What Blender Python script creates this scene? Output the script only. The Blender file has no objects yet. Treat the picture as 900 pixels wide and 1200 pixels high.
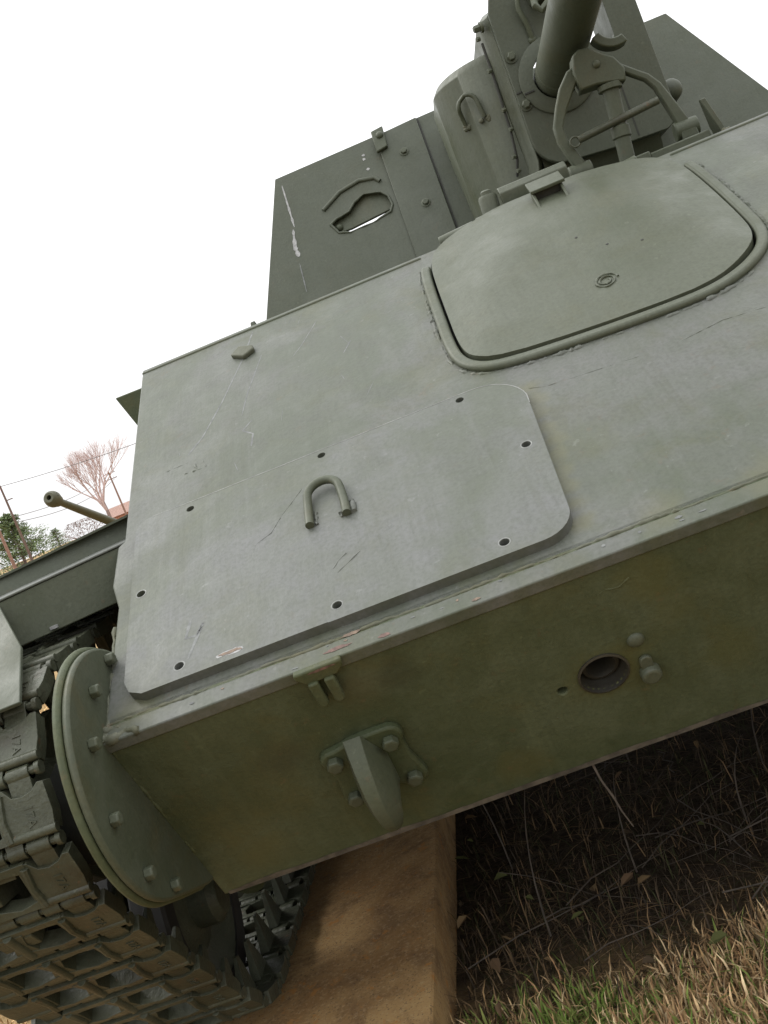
import bpy, bmesh, math, random
from mathutils import Vector, Matrix, noise
from mathutils.geometry import tessellate_polygon
R = math.radians
random.seed(7)
scene = bpy.context.scene
COL = scene.collection
Z0 = 0.80                       # height of the hull's nose edge above the soil

# ------------------------------------------------------------------ camera
cam_d = bpy.data.cameras.new('camera'); cam = bpy.data.objects.new('camera', cam_d); COL.objects.link(cam)
yaw, pit, rol = R(5.9624), R(-5.4815), R(21.8793)
Rz = Matrix.Rotation(yaw, 3, 'Z'); Rx = Matrix.Rotation(pit, 3, 'X'); Ry = Matrix.Rotation(rol, 3, 'Y')
M3 = Rz @ Rx @ Ry               # columns: right, forward, up
rt, fw, up = M3.col[0], M3.col[1], M3.col[2]
CR = Matrix((rt, up, -fw)).transposed().to_4x4()
cam.matrix_world = Matrix.Translation((-0.2855, -1.3764, 0.2873 + Z0)) @ CR
cam_d.sensor_fit = 'VERTICAL'; cam_d.sensor_height = 36.0; cam_d.sensor_width = 27.0
cam_d.lens = 1261.6828 / 1200 * 36.0
cam_d.clip_start = 0.02; cam_d.clip_end = 3000
scene.camera = cam

# ------------------------------------------------------------------ sky and sun (bright overcast)
SUN_EL, SUN_AZ = R(52), R(-62)          # azimuth from +Y towards +X: high, from the left and behind
world = bpy.data.worlds.new('World'); scene.world = world; world.use_nodes = True
nt = world.node_tree; nt.nodes.clear()
out = nt.nodes.new('ShaderNodeOutputWorld'); bg = nt.nodes.new('ShaderNodeBackground')
sky = nt.nodes.new('ShaderNodeTexSky'); sky.sky_type = 'NISHITA'; sky.sun_disc = False
sky.sun_elevation = SUN_EL; sky.sun_rotation = SUN_AZ; sky.dust_density = 4.0; sky.air_density = 1.0
hs = nt.nodes.new('ShaderNodeHueSaturation'); hs.inputs['Saturation'].default_value = 0.35
nt.links.new(sky.outputs['Color'], hs.inputs['Color'])
# an even cloud sheet over that sky, brighter towards the zenith as overcast skies are
tc = nt.nodes.new('ShaderNodeTexCoord'); sx = nt.nodes.new('ShaderNodeSeparateXYZ')
nt.links.new(tc.outputs['Generated'], sx.inputs[0])
mr = nt.nodes.new('ShaderNodeMapRange'); mr.inputs['From Min'].default_value = 0; mr.inputs['From Max'].default_value = 1
mr.inputs['To Min'].default_value = 15.0; mr.inputs['To Max'].default_value = 46.0
nt.links.new(sx.outputs['Z'], mr.inputs['Value'])
nz = nt.nodes.new('ShaderNodeTexNoise'); nz.inputs['Scale'].default_value = 2.5; nz.inputs['Detail'].default_value = 5
nt.links.new(tc.outputs['Generated'], nz.inputs['Vector'])
mr2 = nt.nodes.new('ShaderNodeMapRange'); mr2.inputs['To Min'].default_value = 0.9; mr2.inputs['To Max'].default_value = 1.1
nt.links.new(nz.outputs['Fac'], mr2.inputs['Value'])
mu = nt.nodes.new('ShaderNodeMath'); mu.operation = 'MULTIPLY'
nt.links.new(mr.outputs[0], mu.inputs[0]); nt.links.new(mr2.outputs[0], mu.inputs[1])
cmb = nt.nodes.new('ShaderNodeVectorMath'); cmb.operation = 'SCALE'; cmb.inputs[0].default_value = (0.985, 0.99, 1.0)
nt.links.new(mu.outputs[0], cmb.inputs['Scale'])
mx = nt.nodes.new('ShaderNodeMix'); mx.data_type = 'RGBA'; mx.inputs['Factor'].default_value = 0.8
nt.links.new(hs.outputs['Color'], mx.inputs['A']); nt.links.new(cmb.outputs[0], mx.inputs['B'])
nt.links.new(mx.outputs['Result'], bg.inputs['Color']); bg.inputs['Strength'].default_value = 0.085
nt.links.new(bg.outputs[0], out.inputs['Surface'])
sd = bpy.data.lights.new('sun', 'SUN'); sd.energy = 1.5; sd.angle = R(22); sd.color = (1.0, 0.96, 0.9)
sun = bpy.data.objects.new('sun', sd); COL.objects.link(sun)
dirv = Vector((math.sin(SUN_AZ) * math.cos(SUN_EL), math.cos(SUN_AZ) * math.cos(SUN_EL), math.sin(SUN_EL)))
sun.rotation_euler = dirv.to_track_quat('Z', 'Y').to_euler()
sun.location = dirv * 30
vs = scene.view_settings
vs.view_transform = 'Standard'; vs.look = 'None'; vs.exposure = 0.0; vs.gamma = 1.0; vs.use_curve_mapping = False

# ------------------------------------------------------------------ materials
def new_mat(name):
    m = bpy.data.materials.new(name); m.use_nodes = True
    n = m.node_tree; n.nodes.clear()
    o = n.nodes.new('ShaderNodeOutputMaterial'); b = n.nodes.new('ShaderNodeBsdfPrincipled')
    n.links.new(b.outputs[0], o.inputs['Surface'])
    return m, n, b
class NB:
    def __init__(s, n): s.n = n
    def coord(s, kind='Object', scale=(1, 1, 1), rot=(0, 0, 0)):
        t = s.n.nodes.new('ShaderNodeTexCoord'); mp = s.n.nodes.new('ShaderNodeMapping')
        mp.inputs['Scale'].default_value = scale; mp.inputs['Rotation'].default_value = rot
        s.n.links.new(t.outputs[kind], mp.inputs[0]); return mp.outputs[0]
    def geo(s, scale=(1, 1, 1), rot=(0, 0, 0)):
        t = s.n.nodes.new('ShaderNodeNewGeometry'); mp = s.n.nodes.new('ShaderNodeMapping')
        mp.inputs['Scale'].default_value = scale; mp.inputs['Rotation'].default_value = rot
        s.n.links.new(t.outputs['Position'], mp.inputs[0]); return mp.outputs[0]
    def noise(s, vec, scale, detail=4, rough=0.55, dist=0.0):
        t = s.n.nodes.new('ShaderNodeTexNoise'); t.inputs['Scale'].default_value = scale
        t.inputs['Detail'].default_value = detail; t.inputs['Roughness'].default_value = rough
        t.inputs['Distortion'].default_value = dist
        s.n.links.new(vec, t.inputs['Vector']); return t.outputs['Fac']
    def ramp(s, fac, a, b, lo=0.0, hi=1.0):
        t = s.n.nodes.new('ShaderNodeMapRange'); t.interpolation_type = 'SMOOTHSTEP'
        t.inputs['From Min'].default_value = a; t.inputs['From Max'].default_value = b
        t.inputs['To Min'].default_value = lo; t.inputs['To Max'].default_value = hi
        s.n.links.new(fac, t.inputs['Value']); return t.outputs[0]
    def mix(s, fac, a, b, mode='MIX'):
        t = s.n.nodes.new('ShaderNodeMix'); t.data_type = 'RGBA'; t.blend_type = mode
        for key, v in (('Factor', fac), ('A', a), ('B', b)):
            if hasattr(v, 'links') or hasattr(v, 'is_linked'): s.n.links.new(v, t.inputs[key])
            elif key == 'Factor': t.inputs[key].default_value = v
            else: t.inputs[key].default_value = (*v, 1)
        return t.outputs['Result']
    def math(s, op, a, b):
        t = s.n.nodes.new('ShaderNodeMath'); t.operation = op
        for i, v in enumerate((a, b)):
            if hasattr(v, 'is_linked'): s.n.links.new(v, t.inputs[i])
            else: t.inputs[i].default_value = v
        return t.outputs[0]
    def bump(s, b, h, strength, dist=0.01):
        t = s.n.nodes.new('ShaderNodeBump'); t.inputs['Strength'].default_value = strength; t.inputs['Distance'].default_value = dist
        s.n.links.new(h, t.inputs['Height']); s.n.links.new(t.outputs[0], b.inputs['Normal'])

def paint(name, base, faded, dirt, fade=0.5, dirtamt=0.4, rough=0.55, streak=0.3, rust=0.0, world=False, relief=0.18, stains=(), tone=0.71):
    base, faded, dirt = ((q[0] * tone * 1.03, q[1] * tone * 1.03, q[2] * tone * 0.97) for q in (base, faded, dirt)); m, n, b = new_mat(name); k = NB(n)
    co = (lambda sc=(1, 1, 1), ro=(0, 0, 0): k.geo(sc, ro)) if world else (lambda sc=(1, 1, 1), ro=(0, 0, 0): k.coord('Object', sc, ro))
    v = co()
    big = k.noise(v, 3.1, 5, 0.6, 0.6)
    mid = k.noise(v, 14, 6, 0.62, 0.3)
    fine = k.noise(v, 160, 4, 0.6)
    brush = k.noise(co((90, 7, 7), (0.25, 0.1, 0.35)), 1.0, 4, 0.6, 0.4)
    st = k.noise(co((22, 1.6, 1.6)), 1.0, 6, 0.6, 0.3)
    dirtn = k.noise(co((1, 1, 1), (0.5, 1.1, 0.2)), 6.5, 7, 0.68, 0.4)
    f1 = k.ramp(big, 0.43, 0.61); f2 = k.ramp(mid, 0.43, 0.63)
    fac = k.math('MULTIPLY', k.math('ADD', k.math('MULTIPLY', f1, 0.68), k.math('MULTIPLY', f2, 0.42)), fade)
    c = k.mix(fac, base, faded)
    c = k.mix(k.math('MULTIPLY', k.ramp(dirtn, 0.48, 0.70), dirtamt), c, dirt)
    c = k.mix(k.math('MULTIPLY', k.ramp(st, 0.52, 0.72), streak), c, tuple(x * 1.15 for x in faded))
    c = k.mix(k.math('MULTIPLY', k.ramp(k.noise(co((30, 2.2, 2.2)), 1.3, 5, 0.6), 0.56, 0.72), streak * 0.9), c, tuple(x * 0.75 for x in dirt))
    c = k.mix(k.ramp(brush, 0.45, 0.75, 0.0, 0.18), c, tuple(x * 0.72 for x in base))
    c = k.mix(k.ramp(fine, 0.35, 0.75, 0.0, 0.35), c, tuple(x * 0.6 for x in base))
    spk = k.noise(v, 75, 2, 0.5)
    c = k.mix(k.math('MULTIPLY', k.ramp(spk, 0.70, 0.76), 0.22), c, tuple(min(1, x * 1.7) for x in faded))
    for cen, rad, col, amt in stains:            # grease and algae stains with ragged outlines of their own
        d = n.nodes.new('ShaderNodeVectorMath'); d.operation = 'DISTANCE'; d.inputs[1].default_value = cen; n.links.new(v, d.inputs[0])
        w_ = k.math('ADD', d.outputs['Value'], k.math('MULTIPLY', k.math('SUBTRACT', mid, 0.5), rad * 1.6))
        c = k.mix(k.ramp(w_, rad * 0.15, rad * 0.95, amt * 0.75, 0.0), c, tuple(x * tone for x in col))
    if rust:
        rn = k.noise(v, 34, 6, 0.7)
        c = k.mix(k.math('MULTIPLY', k.ramp(rn, 0.62, 0.68), rust), c, (0.12, 0.06, 0.028))
    n.links.new(c, b.inputs['Base Color'])
    n.links.new(k.ramp(mid, 0.3, 0.7, rough - 0.08, rough + 0.12), b.inputs['Roughness'])
    b.inputs['Specular IOR Level'].default_value = 0.28
    h = k.math('ADD', k.math('MULTIPLY', fine, 0.3), k.math('ADD', k.math('MULTIPLY', mid, 0.6), k.math('ADD', k.math('MULTIPLY', brush, 0.25), k.math('MULTIPLY', k.noise(v, 45, 5, 0.6), 0.5))))
    h = k.math('ADD', h, k.math('MULTIPLY', big, 1.4)); k.bump(b, h, relief, 0.007)
    return m

OL = (0.068, 0.080, 0.052)
_g = lambda x, v: (x, v * math.cos(R(30)), v * math.sin(R(30)))
_l = lambda x, v: (x, v * math.cos(R(60)), -v * math.sin(R(60)))
ST_G = [(_g(-0.176 - 0.020 * (0.44 - v_) / 0.36, v_), 0.030, (0.125, 0.12, 0.052), 0.62) for v_ in (0.44, 0.40, 0.36, 0.32, 0.28, 0.24, 0.20, 0.16, 0.12, 0.08)] + [
        (_g(-0.10, 0.04), 0.06, (0.14, 0.135, 0.07), 0.5), (_g(0.05, 0.04), 0.07, (0.14, 0.135, 0.075), 0.5), (_g(0.2, 0.04), 0.08, (0.14, 0.135, 0.075), 0.5), (_g(-0.86, 0.05), 0.05, (0.11, 0.105, 0.05), 0.5)]
ST_L = [(_l(-0.238, 0.205), 0.075, (0.105, 0.098, 0.030), 0.7), (_l(-0.15, 0.07), 0.07, (0.11, 0.105, 0.032), 0.55), (_l(-0.13, 0.13), 0.06, (0.10, 0.098, 0.032), 0.5), (_l(-0.06, 0.25), 0.07, (0.10, 0.098, 0.032), 0.5), (_l(-0.55, 0.06), 0.06, (0.095, 0.075, 0.032), 0.5),
        (_l(-0.70, 0.15), 0.06, (0.036, 0.042, 0.024), 0.6), (_l(-0.50, 0.07), 0.05, (0.034, 0.04, 0.022), 0.6), (_l(-0.80, 0.30), 0.07, (0.11, 0.10, 0.034), 0.5), (_l(-0.40, 0.33), 0.06, (0.11, 0.10, 0.036), 0.5)]
M_glacis = paint('olive_paint_weathered', (0.078, 0.091, 0.066), (0.134, 0.138, 0.136), (0.086, 0.091, 0.048), 0.85, 0.5, 0.5, 0.20, 0.12, stains=ST_G)
M_plate = paint('olive_paint_plate', (0.090, 0.102, 0.079), (0.142, 0.147, 0.150), (0.092, 0.099, 0.060), 0.9, 0.38, 0.5, 0.26, 0.05)
M_hatch = paint('olive_paint_hatch', (0.077, 0.089, 0.060), (0.112, 0.122, 0.098), (0.086, 0.088, 0.046), 0.65, 0.35, 0.5, 0.14, 0.05)
M_paint = paint('olive_paint', OL, (0.100, 0.108, 0.084), (0.082, 0.076, 0.040), 0.5, 0.45, 0.52, 0.15, 0.14)
M_low = paint('olive_paint_dirty_shaded', (0.055, 0.071, 0.035), (0.094, 0.111, 0.064), (0.084, 0.086, 0.036), 0.85, 0.8, 0.6, 0.36, 0.15, relief=0.3, stains=ST_L, tone=0.66)  # dirtier paint, its tone also lowered for the shade below the nose
M_flange = paint('olive_paint_flange', (0.060, 0.071, 0.046), (0.086, 0.096, 0.068), (0.078, 0.072, 0.034), 0.6, 0.6, 0.55, 0.2, 0.2)
M_shield = paint('olive_paint_shield', (0.066, 0.077, 0.054), (0.088, 0.098, 0.076), (0.074, 0.075, 0.045), 0.5, 0.3, 0.5, 0.12, 0.08)
M_weld = paint('weld_paint', (0.082, 0.088, 0.058), (0.13, 0.135, 0.11), (0.11, 0.10, 0.05), 0.6, 0.6, 0.6, 0.1, 0.2)
M_track = paint('track_steel', (0.050, 0.056, 0.037), (0.098, 0.106, 0.076), (0.042, 0.035, 0.022), 0.85, 0.75, 0.42, 0.0, 0.40, world=True, relief=0.5, tone=0.66)

def simple(name, col, rough=0.7, metal=0.0, var=0.25, scale=20, coord='Object'):
    m, n, b = new_mat(name); k = NB(n); v = k.coord(coord)
    f = k.noise(v, scale, 5, 0.6)
    c = k.mix(k.ramp(f, 0.3, 0.7), tuple(x * (1 - var) for x in col), tuple(min(1, x * (1 + var)) for x in col))
    n.links.new(c, b.inputs['Base Color']); b.inputs['Roughness'].default_value = rough; b.inputs['Metallic'].default_value = metal
    k.bump(b, f, 0.2, 0.01)
    return m
M_dark = simple('dark_interior_paint', (0.022, 0.023, 0.018), 0.8)
M_rubber = simple('old_rubber', (0.013, 0.0125, 0.011), 0.75)
M_worn = simple('worn_steel', (0.30, 0.31, 0.30), 0.38, 0.6, 0.2, 60)
M_rustbolt = simple('rusty_bolt_hole', (0.035, 0.028, 0.02), 0.8)
M_scratch = simple('scratched_paint', (0.22, 0.22, 0.215), 0.7, 0, 0.3, 80)
M_scuff = simple('faint_scuff', (0.102, 0.107, 0.103), 0.7, 0, 0.35, 60)
M_chip = simple('chipped_primer', (0.12, 0.085, 0.06), 0.75, 0, 0.4, 120)
M_redprimer = simple('red_primer', (0.10, 0.058, 0.046), 0.75, 0, 0.4, 120)
M_bark = simple('bark', (0.19, 0.13, 0.115), 0.9, 0, 0.3, 6)
M_twigs = simple('fine_twigs', (0.44, 0.33, 0.31), 0.9, 0, 0.2, 3)
M_needle = simple('needles', (0.11, 0.15, 0.06), 0.8, 0, 0.5, 4)
M_needle_dry = simple('brown_shrub', (0.15, 0.10, 0.085), 0.9, 0, 0.4, 4)
M_pole = simple('creosote_pole', (0.115, 0.075, 0.06), 0.9, 0, 0.3, 10)
M_polered = simple('reddish_pole', (0.20, 0.115, 0.085), 0.9, 0, 0.3, 10)
M_wire = simple('cable', (0.12, 0.11, 0.11), 0.7)
M_brick = simple('brick_wall', (0.33, 0.15, 0.095), 0.9, 0, 0.25, 3)
M_roof = simple('roof_shingle', (0.24, 0.15, 0.12), 0.9, 0, 0.25, 3)
M_glass = simple('window_glass', (0.04, 0.045, 0.05), 0.1)
M_gunpaint = paint('gun_olive_paint', (0.080, 0.082, 0.050), (0.12, 0.12, 0.08), (0.09, 0.075, 0.045), 0.5, 0.3, 0.5, 0.1, 0.1)

def concrete_mat():
    m, n, b = new_mat('stained_concrete'); k = NB(n); v = k.coord('Object')
    a = k.noise(v, 2.6, 6, 0.65, 0.8); f = k.noise(v, 90, 6, 0.75); g = k.noise(v, 9, 7, 0.7, 0.5)
    c = k.mix(k.ramp(a, 0.35, 0.62), (0.24, 0.135, 0.052), (0.37, 0.235, 0.10))
    c = k.mix(k.ramp(g, 0.45, 0.66, 0, 0.8), c, (0.16, 0.092, 0.042))
    c = k.mix(k.ramp(f, 0.48, 0.70, 0, 0.65), c, (0.42, 0.30, 0.16))
    c = k.mix(k.ramp(k.noise(v, 210, 3, 0.6), 0.58, 0.66, 0, 0.7), c, (0.08, 0.055, 0.035))
    c = k.mix(k.ramp(k.noise(v, 24, 6, 0.7), 0.58, 0.66, 0, 0.85), c, (0.36, 0.165, 0.045))
    n.links.new(c, b.inputs['Base Color']); b.inputs['Roughness'].default_value = 0.85; b.inputs['Specular IOR Level'].default_value = 0.25
    k.bump(b, k.math('ADD', f, k.math('MULTIPLY', g, 0.6)), 0.3, 0.004)
    return m
M_conc = concrete_mat()

def ground_mat():
    m, n, b = new_mat('field_ground'); k = NB(n); v = k.coord('Object')
    a = k.noise(v, 0.8, 6, 0.65); f = k.noise(v, 45, 6, 0.7)
    straw = k.mix(k.ramp(a, 0.35, 0.65), (0.24, 0.165, 0.08), (0.29, 0.21, 0.105))
    straw = k.mix(k.ramp(f, 0.4, 0.7, 0, 0.6), straw, (0.20, 0.125, 0.055))
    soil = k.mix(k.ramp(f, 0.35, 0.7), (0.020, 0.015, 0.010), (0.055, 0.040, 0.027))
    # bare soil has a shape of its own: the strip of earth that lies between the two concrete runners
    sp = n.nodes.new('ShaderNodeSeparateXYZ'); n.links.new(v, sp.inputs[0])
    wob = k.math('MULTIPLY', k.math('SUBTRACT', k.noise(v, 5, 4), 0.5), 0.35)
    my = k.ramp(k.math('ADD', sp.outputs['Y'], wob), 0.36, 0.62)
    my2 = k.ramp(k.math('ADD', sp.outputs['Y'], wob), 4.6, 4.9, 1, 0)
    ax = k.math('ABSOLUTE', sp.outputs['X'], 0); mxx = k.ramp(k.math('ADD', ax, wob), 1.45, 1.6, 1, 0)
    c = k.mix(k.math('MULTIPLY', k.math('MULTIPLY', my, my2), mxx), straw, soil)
    n.links.new(c, b.inputs['Base Color']); b.inputs['Roughness'].default_value = 0.95
    b.inputs['Specular IOR Level'].default_value = 0.1
    k.bump(b, f, 0.6, 0.02)
    return m
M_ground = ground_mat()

def blade_mat(name):
    m, n, b = new_mat(name)
    a = n.nodes.new('ShaderNodeAttribute'); a.attribute_name = 'tint'
    n.links.new(a.outputs['Color'], b.inputs['Base Color']); b.inputs['Roughness'].default_value = 0.8
    b.inputs['Specular IOR Level'].default_value = 0.15
    return m
M_blade = blade_mat('grass_blades')

# ------------------------------------------------------------------ mesh building
class MB:
    def __init__(s): s.v = []; s.f = []
    def add(s, vs, fs):
        o = len(s.v); s.v += [tuple(p) for p in vs]; s.f += [tuple(i + o for i in f) for f in fs]; return s
    def box(s, x0, x1, y0, y1, z0, z1, F=None):
        F = F or (lambda a, b, c: (a, b, c))
        P = [F(x, y, z) for z in (z0, z1) for y in (y0, y1) for x in (x0, x1)]
        return s.add(P, [(0, 2, 3, 1), (4, 5, 7, 6), (0, 1, 5, 4), (2, 6, 7, 3), (0, 4, 6, 2), (1, 3, 7, 5)])
    def prism(s, poly, h0, h1, F=None, holes=(), bottom=True):
        F = F or (lambda a, b, c: (a, b, c))
        loops = [list(poly)] + [list(h) for h in holes]
        flat = [p for l in loops for p in l]; n = len(flat)
        tris = tessellate_polygon([[Vector((p[0], p[1], 0)) for p in l] for l in loops]) if (holes or len(poly) > 4) else None
        P = [F(a, b, h0) for a, b in flat] + [F(a, b, h1) for a, b in flat]
        fs = []
        if holes:
            fs += [tuple(i + n for i in t) for t in tris]
            if bottom: fs += [tuple(reversed(t)) for t in tris]
        else:
            fs.append(tuple(range(n, 2 * n)))
            if bottom: fs.append(tuple(reversed(range(n))))
        o = 0
        for l in loops:
            m = len(l)
            for i in range(m):
                j = (i + 1) % m; fs.append((o + i, o + j, o + j + n, o + i + n))
            o += m
        return s.add(P, fs)
    def tube(s, path, r, seg=10, caps=True, jitter=0.0):
        path = [Vector(p) for p in path]; n = len(path)
        rs = r if isinstance(r, (list, tuple)) else [r] * n
        prev = None; P = []
        for i, p in enumerate(path):
            t = (path[min(i + 1, n - 1)] - path[max(i - 1, 0)]).normalized()
            if prev is None:
                a = Vector((0, 0, 1)) if abs(t.z) < 0.9 else Vector((1, 0, 0)); u = t.cross(a).normalized()
            else:
                u = (prev - t * prev.dot(t)).normalized()
            prev = u; w = t.cross(u)
            for k in range(seg):
                an = 2 * math.pi * k / seg
                rr = rs[i] * (1 + random.uniform(-jitter, jitter))
                P.append(p + (u * math.cos(an) + w * math.sin(an)) * rr)
        fs = []
        for i in range(n - 1):
            for k in range(seg):
                l = (k + 1) % seg; fs.append((i * seg + k, i * seg + l, (i + 1) * seg + l, (i + 1) * seg + k))
        if caps: fs += [tuple(reversed(range(seg))), tuple(range((n - 1) * seg, n * seg))]
        return s.add(P, fs)
    def lathe(s, prof, o, axis, seg=24, caps=True):
        ax = Vector(axis).normalized(); a = Vector((0, 0, 1)) if abs(ax.z) < 0.9 else Vector((1, 0, 0))
        u = ax.cross(a).normalized(); w = ax.cross(u); o = Vector(o); P = []
        for r, t in prof:
            for k in range(seg):
                an = 2 * math.pi * k / seg; P.append(o + ax * t + (u * math.cos(an) + w * math.sin(an)) * r)
        fs = []
        for i in range(len(prof) - 1):
            for k in range(seg):
                l = (k + 1) % seg; fs.append((i * seg + k, i * seg + l, (i + 1) * seg + l, (i + 1) * seg + k))
        if caps: fs += [tuple(reversed(range(seg))), tuple(range((len(prof) - 1) * seg, len(prof) * seg))]
        return s.add(P, fs)
    def bolt(s, p, axis, r, h, washer=True, rot=0):
        ax = Vector(axis).normalized(); p = Vector(p)
        if washer: s.lathe([(r * 1.5, -0.002), (r * 1.5, h * 0.18), (r * 1.35, h * 0.25)], p, ax, 16)
        s.lathe([(r, 0), (r, h * 0.85), (r * 0.8, h)], p, ax, 6)
        return s
    def dome(s, p, axis, r, h, seg=16):
        pr = [(r, -0.002)] + [(r * math.cos(a), h * math.sin(a)) for a in [i * math.pi / 2 / 6 for i in range(6)]] + [(r * 0.04, h)]
        return s.lathe(pr, p, axis, seg)
    def build(s, name, mat, parent=None, smooth=35, bevel=0.0, seg=2, recalc=True):
        me = bpy.data.meshes.new(name); me.from_pydata(s.v, [], s.f)
        if recalc:
            b = bmesh.new(); b.from_mesh(me); bmesh.ops.recalc_face_normals(b, faces=b.faces); b.to_mesh(me); b.free()
        me.materials.append(mat)
        if smooth:
            for p in me.polygons: p.use_smooth = True
            me.set_sharp_from_angle(angle=R(smooth))
        o = bpy.data.objects.new(name, me); COL.objects.link(o)
        if parent: o.parent = parent
        if bevel:
            mo = o.modifiers.new('edge', 'BEVEL'); mo.width = bevel; mo.segments = seg; mo.limit_method = 'ANGLE'; mo.angle_limit = R(40)
        return o
def tag(o, label=None, cat=None, group=None, kind=None):
    for k, v in (('label', label), ('category', cat), ('group', group), ('kind', kind)):
        if v: o[k] = v
    return o
def empty(name, loc, rz=0):
    o = bpy.data.objects.new(name, None); o.location = loc; o.rotation_euler = (0, 0, rz); o.empty_display_size = 0.1
    COL.objects.link(o); return o
def copy_part(o, parent, loc=(0, 0, 0), rot=(0, 0, 0)):
    c = o.copy(); COL.objects.link(c); c.parent = parent; c.location = loc; c.rotation_euler = rot; return c
def arc(cx, cy, r, a0, a1, n):
    return [(cx + r * math.cos(R(a0 + (a1 - a0) * i / n)), cy + r * math.sin(R(a0 + (a1 - a0) * i / n))) for i in range(n + 1)]
def rrect(x0, x1, y0, y1, r, n=5):
    return arc(x1 - r, y1 - r, r, 0, 90, n) + arc(x0 + r, y1 - r, r, 90, 180, n) + arc(x0 + r, y0 + r, r, 180, 270, n) + arc(x1 - r, y0 + r, r, 270, 360, n)
def circ(cx, cy, r, n=16): return [(cx + r * math.cos(2 * math.pi * i / n), cy + r * math.sin(2 * math.pi * i / n)) for i in range(n)]

# hull frames: the glacis (30 degrees from level) and the lower nose plate (60 degrees, leaning back under)
cA, sA, cB, sB = math.cos(R(30)), math.sin(R(30)), math.cos(R(60)), math.sin(R(60))
def FG(x, v, h): return (x, v * cA - h * sA, v * sA + h * cA)
def FL(x, v, h): return (x, v * cB - h * sB, -v * sB - h * cB)
NG = Vector((0, -sA, cA)); NL = Vector((0, -sB, -cB))
LEN, LOW = 1.0824, 0.3826

# ================================================================== SETTING
# ground: one sheet, fine near the vehicle and coarse to the horizon
def ground():
    N = 110; m = MB()
    def co(i):
        t = (i / (N - 1)) * 2 - 1; return math.sinh(t * 6.6) / math.sinh(6.6) * 1500
    xs = [co(i) for i in range(N)]
    for j in range(N):
        for i in range(N):
            x, y = xs[i] - 0.4, xs[j] + 0.8
            d = math.hypot(x, y)
            z = noise.noise(Vector((x * 1.3, y * 1.3, 0))) * 0.03 + noise.noise(Vector((x * 5, y * 5, 3))) * 0.012
            if abs(abs(x) - 1.08) < 0.42: z = min(z, 0.0)
            z = (z if d < 40 else 0) - 0.02 - 0.0115 * max(0, d - 15)
            m.v.append((x, y, z))
    for j in range(N - 1):
        for i in range(N - 1):
            a = j * N + i; m.f.append((a, a + 1, a + N + 1, a + N))
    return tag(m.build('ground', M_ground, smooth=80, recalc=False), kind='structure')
ground()

def runner(x0, x1):
    m = MB(); n = 60; ys = [-0.5 + 6.2 * i / n for i in range(n + 1)]
    e = [0.0018 * noise.noise(Vector((0, y * 9, 1))) for y in ys]; e2 = [0.0018 * noise.noise(Vector((5, y * 9, 1))) for y in ys]
    for i, y in enumerate(ys):
        m.v += [(x0 + e2[i], y, -0.1), (x0 + e2[i], y, 0.1), (x0 + 0.012 + e2[i], y, 0.0993), (x1 - 0.004 + e[i], y, 0.1000), (x1 + e[i], y, 0.096), (x1 + e[i] * 1.5, y, -0.1)]
    for i in range(n):
        for k in range(5):
            a = i * 6 + k; m.f.append((a, a + 1, a + 7, a + 6))
    m.f.append(tuple(range(6))); m.f.append(tuple(reversed(range(n * 6, n * 6 + 6))))
    m.v = [(x, y, z - 0.0008 if z > 0 else z) for x, y, z in m.v]
    return tag(m.build('concrete_runner', M_conc, smooth=15), kind='structure')
runner(-1.46, -0.705); runner(0.735, 1.48)

# ================================================================== THE VEHICLE
V = empty('self_propelled_gun', (0, 0, Z0))
tag(V, 'olive green armoured self-propelled gun with sloped nose, driver hatch and tracks, filling the picture', 'armoured vehicle')

# ---- hull shell
HB = [(-0.09, 1.0835), (-0.165, 1.079), (-0.222, 1.050), (-0.243, 0.99), (-0.248, 0.90), (-0.251, 0.76), (-0.253, 0.66), (-0.247, 0.595), (-0.222, 0.560), (-0.185, 0.545), (-0.12, 0.534),
      (0.0, 0.5215), (0.11, 0.515), (0.17, 0.520), (0.222, 0.545), (0.262, 0.582), (0.280, 0.63), (0.285, 0.70), (0.288, 0.85), (0.286, 0.98), (0.270, 1.040), (0.222, 1.079), (0.15, 1.0835)]
def chaikin(P, n):
    for _ in range(n):
        Q = [P[0]]
        for a, b in zip(P[:-1], P[1:]): Q += [(a[0] * .75 + b[0] * .25, a[1] * .75 + b[1] * .25), (a[0] * .25 + b[0] * .75, a[1] * .25 + b[1] * .75)]
        P = Q + [P[-1]]
    return P
HBS = chaikin(HB, 2)
def hatch_outline(g=0.0, vmax=2.0):
    out_ = []
    for i, p in enumerate(HBS):
        a = HBS[max(0, i - 1)]; b = HBS[min(len(HBS) - 1, i + 1)]; d = Vector((b[0] - a[0], b[1] - a[1])).normalized()
        q = (p[0] + d.y * g, p[1] - d.x * g)          # outline runs left, down, right, up: outward is to the right of travel
        if p[1] < vmax: out_.append(q)
    return out_
op = hatch_outline(0.0045, 1.065)
op = [(op[0][0] + 0.01, LEN)] + op + [(op[-1][0] - 0.01, LEN)]
outer = [(-0.90, LEN), (-0.90, 0.46), (-0.912, 0.45), (-0.914, 0.345), (-0.899, 0.285), (-0.90, 0.03), (0.90, 0.03), (0.90, LEN)]
poly = outer + list(reversed(op))
m = MB(); m.prism(poly, -0.03, 0.0, FG)
glacis = m.build('glacis_plate', M_glacis, V, bevel=0.003)
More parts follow.
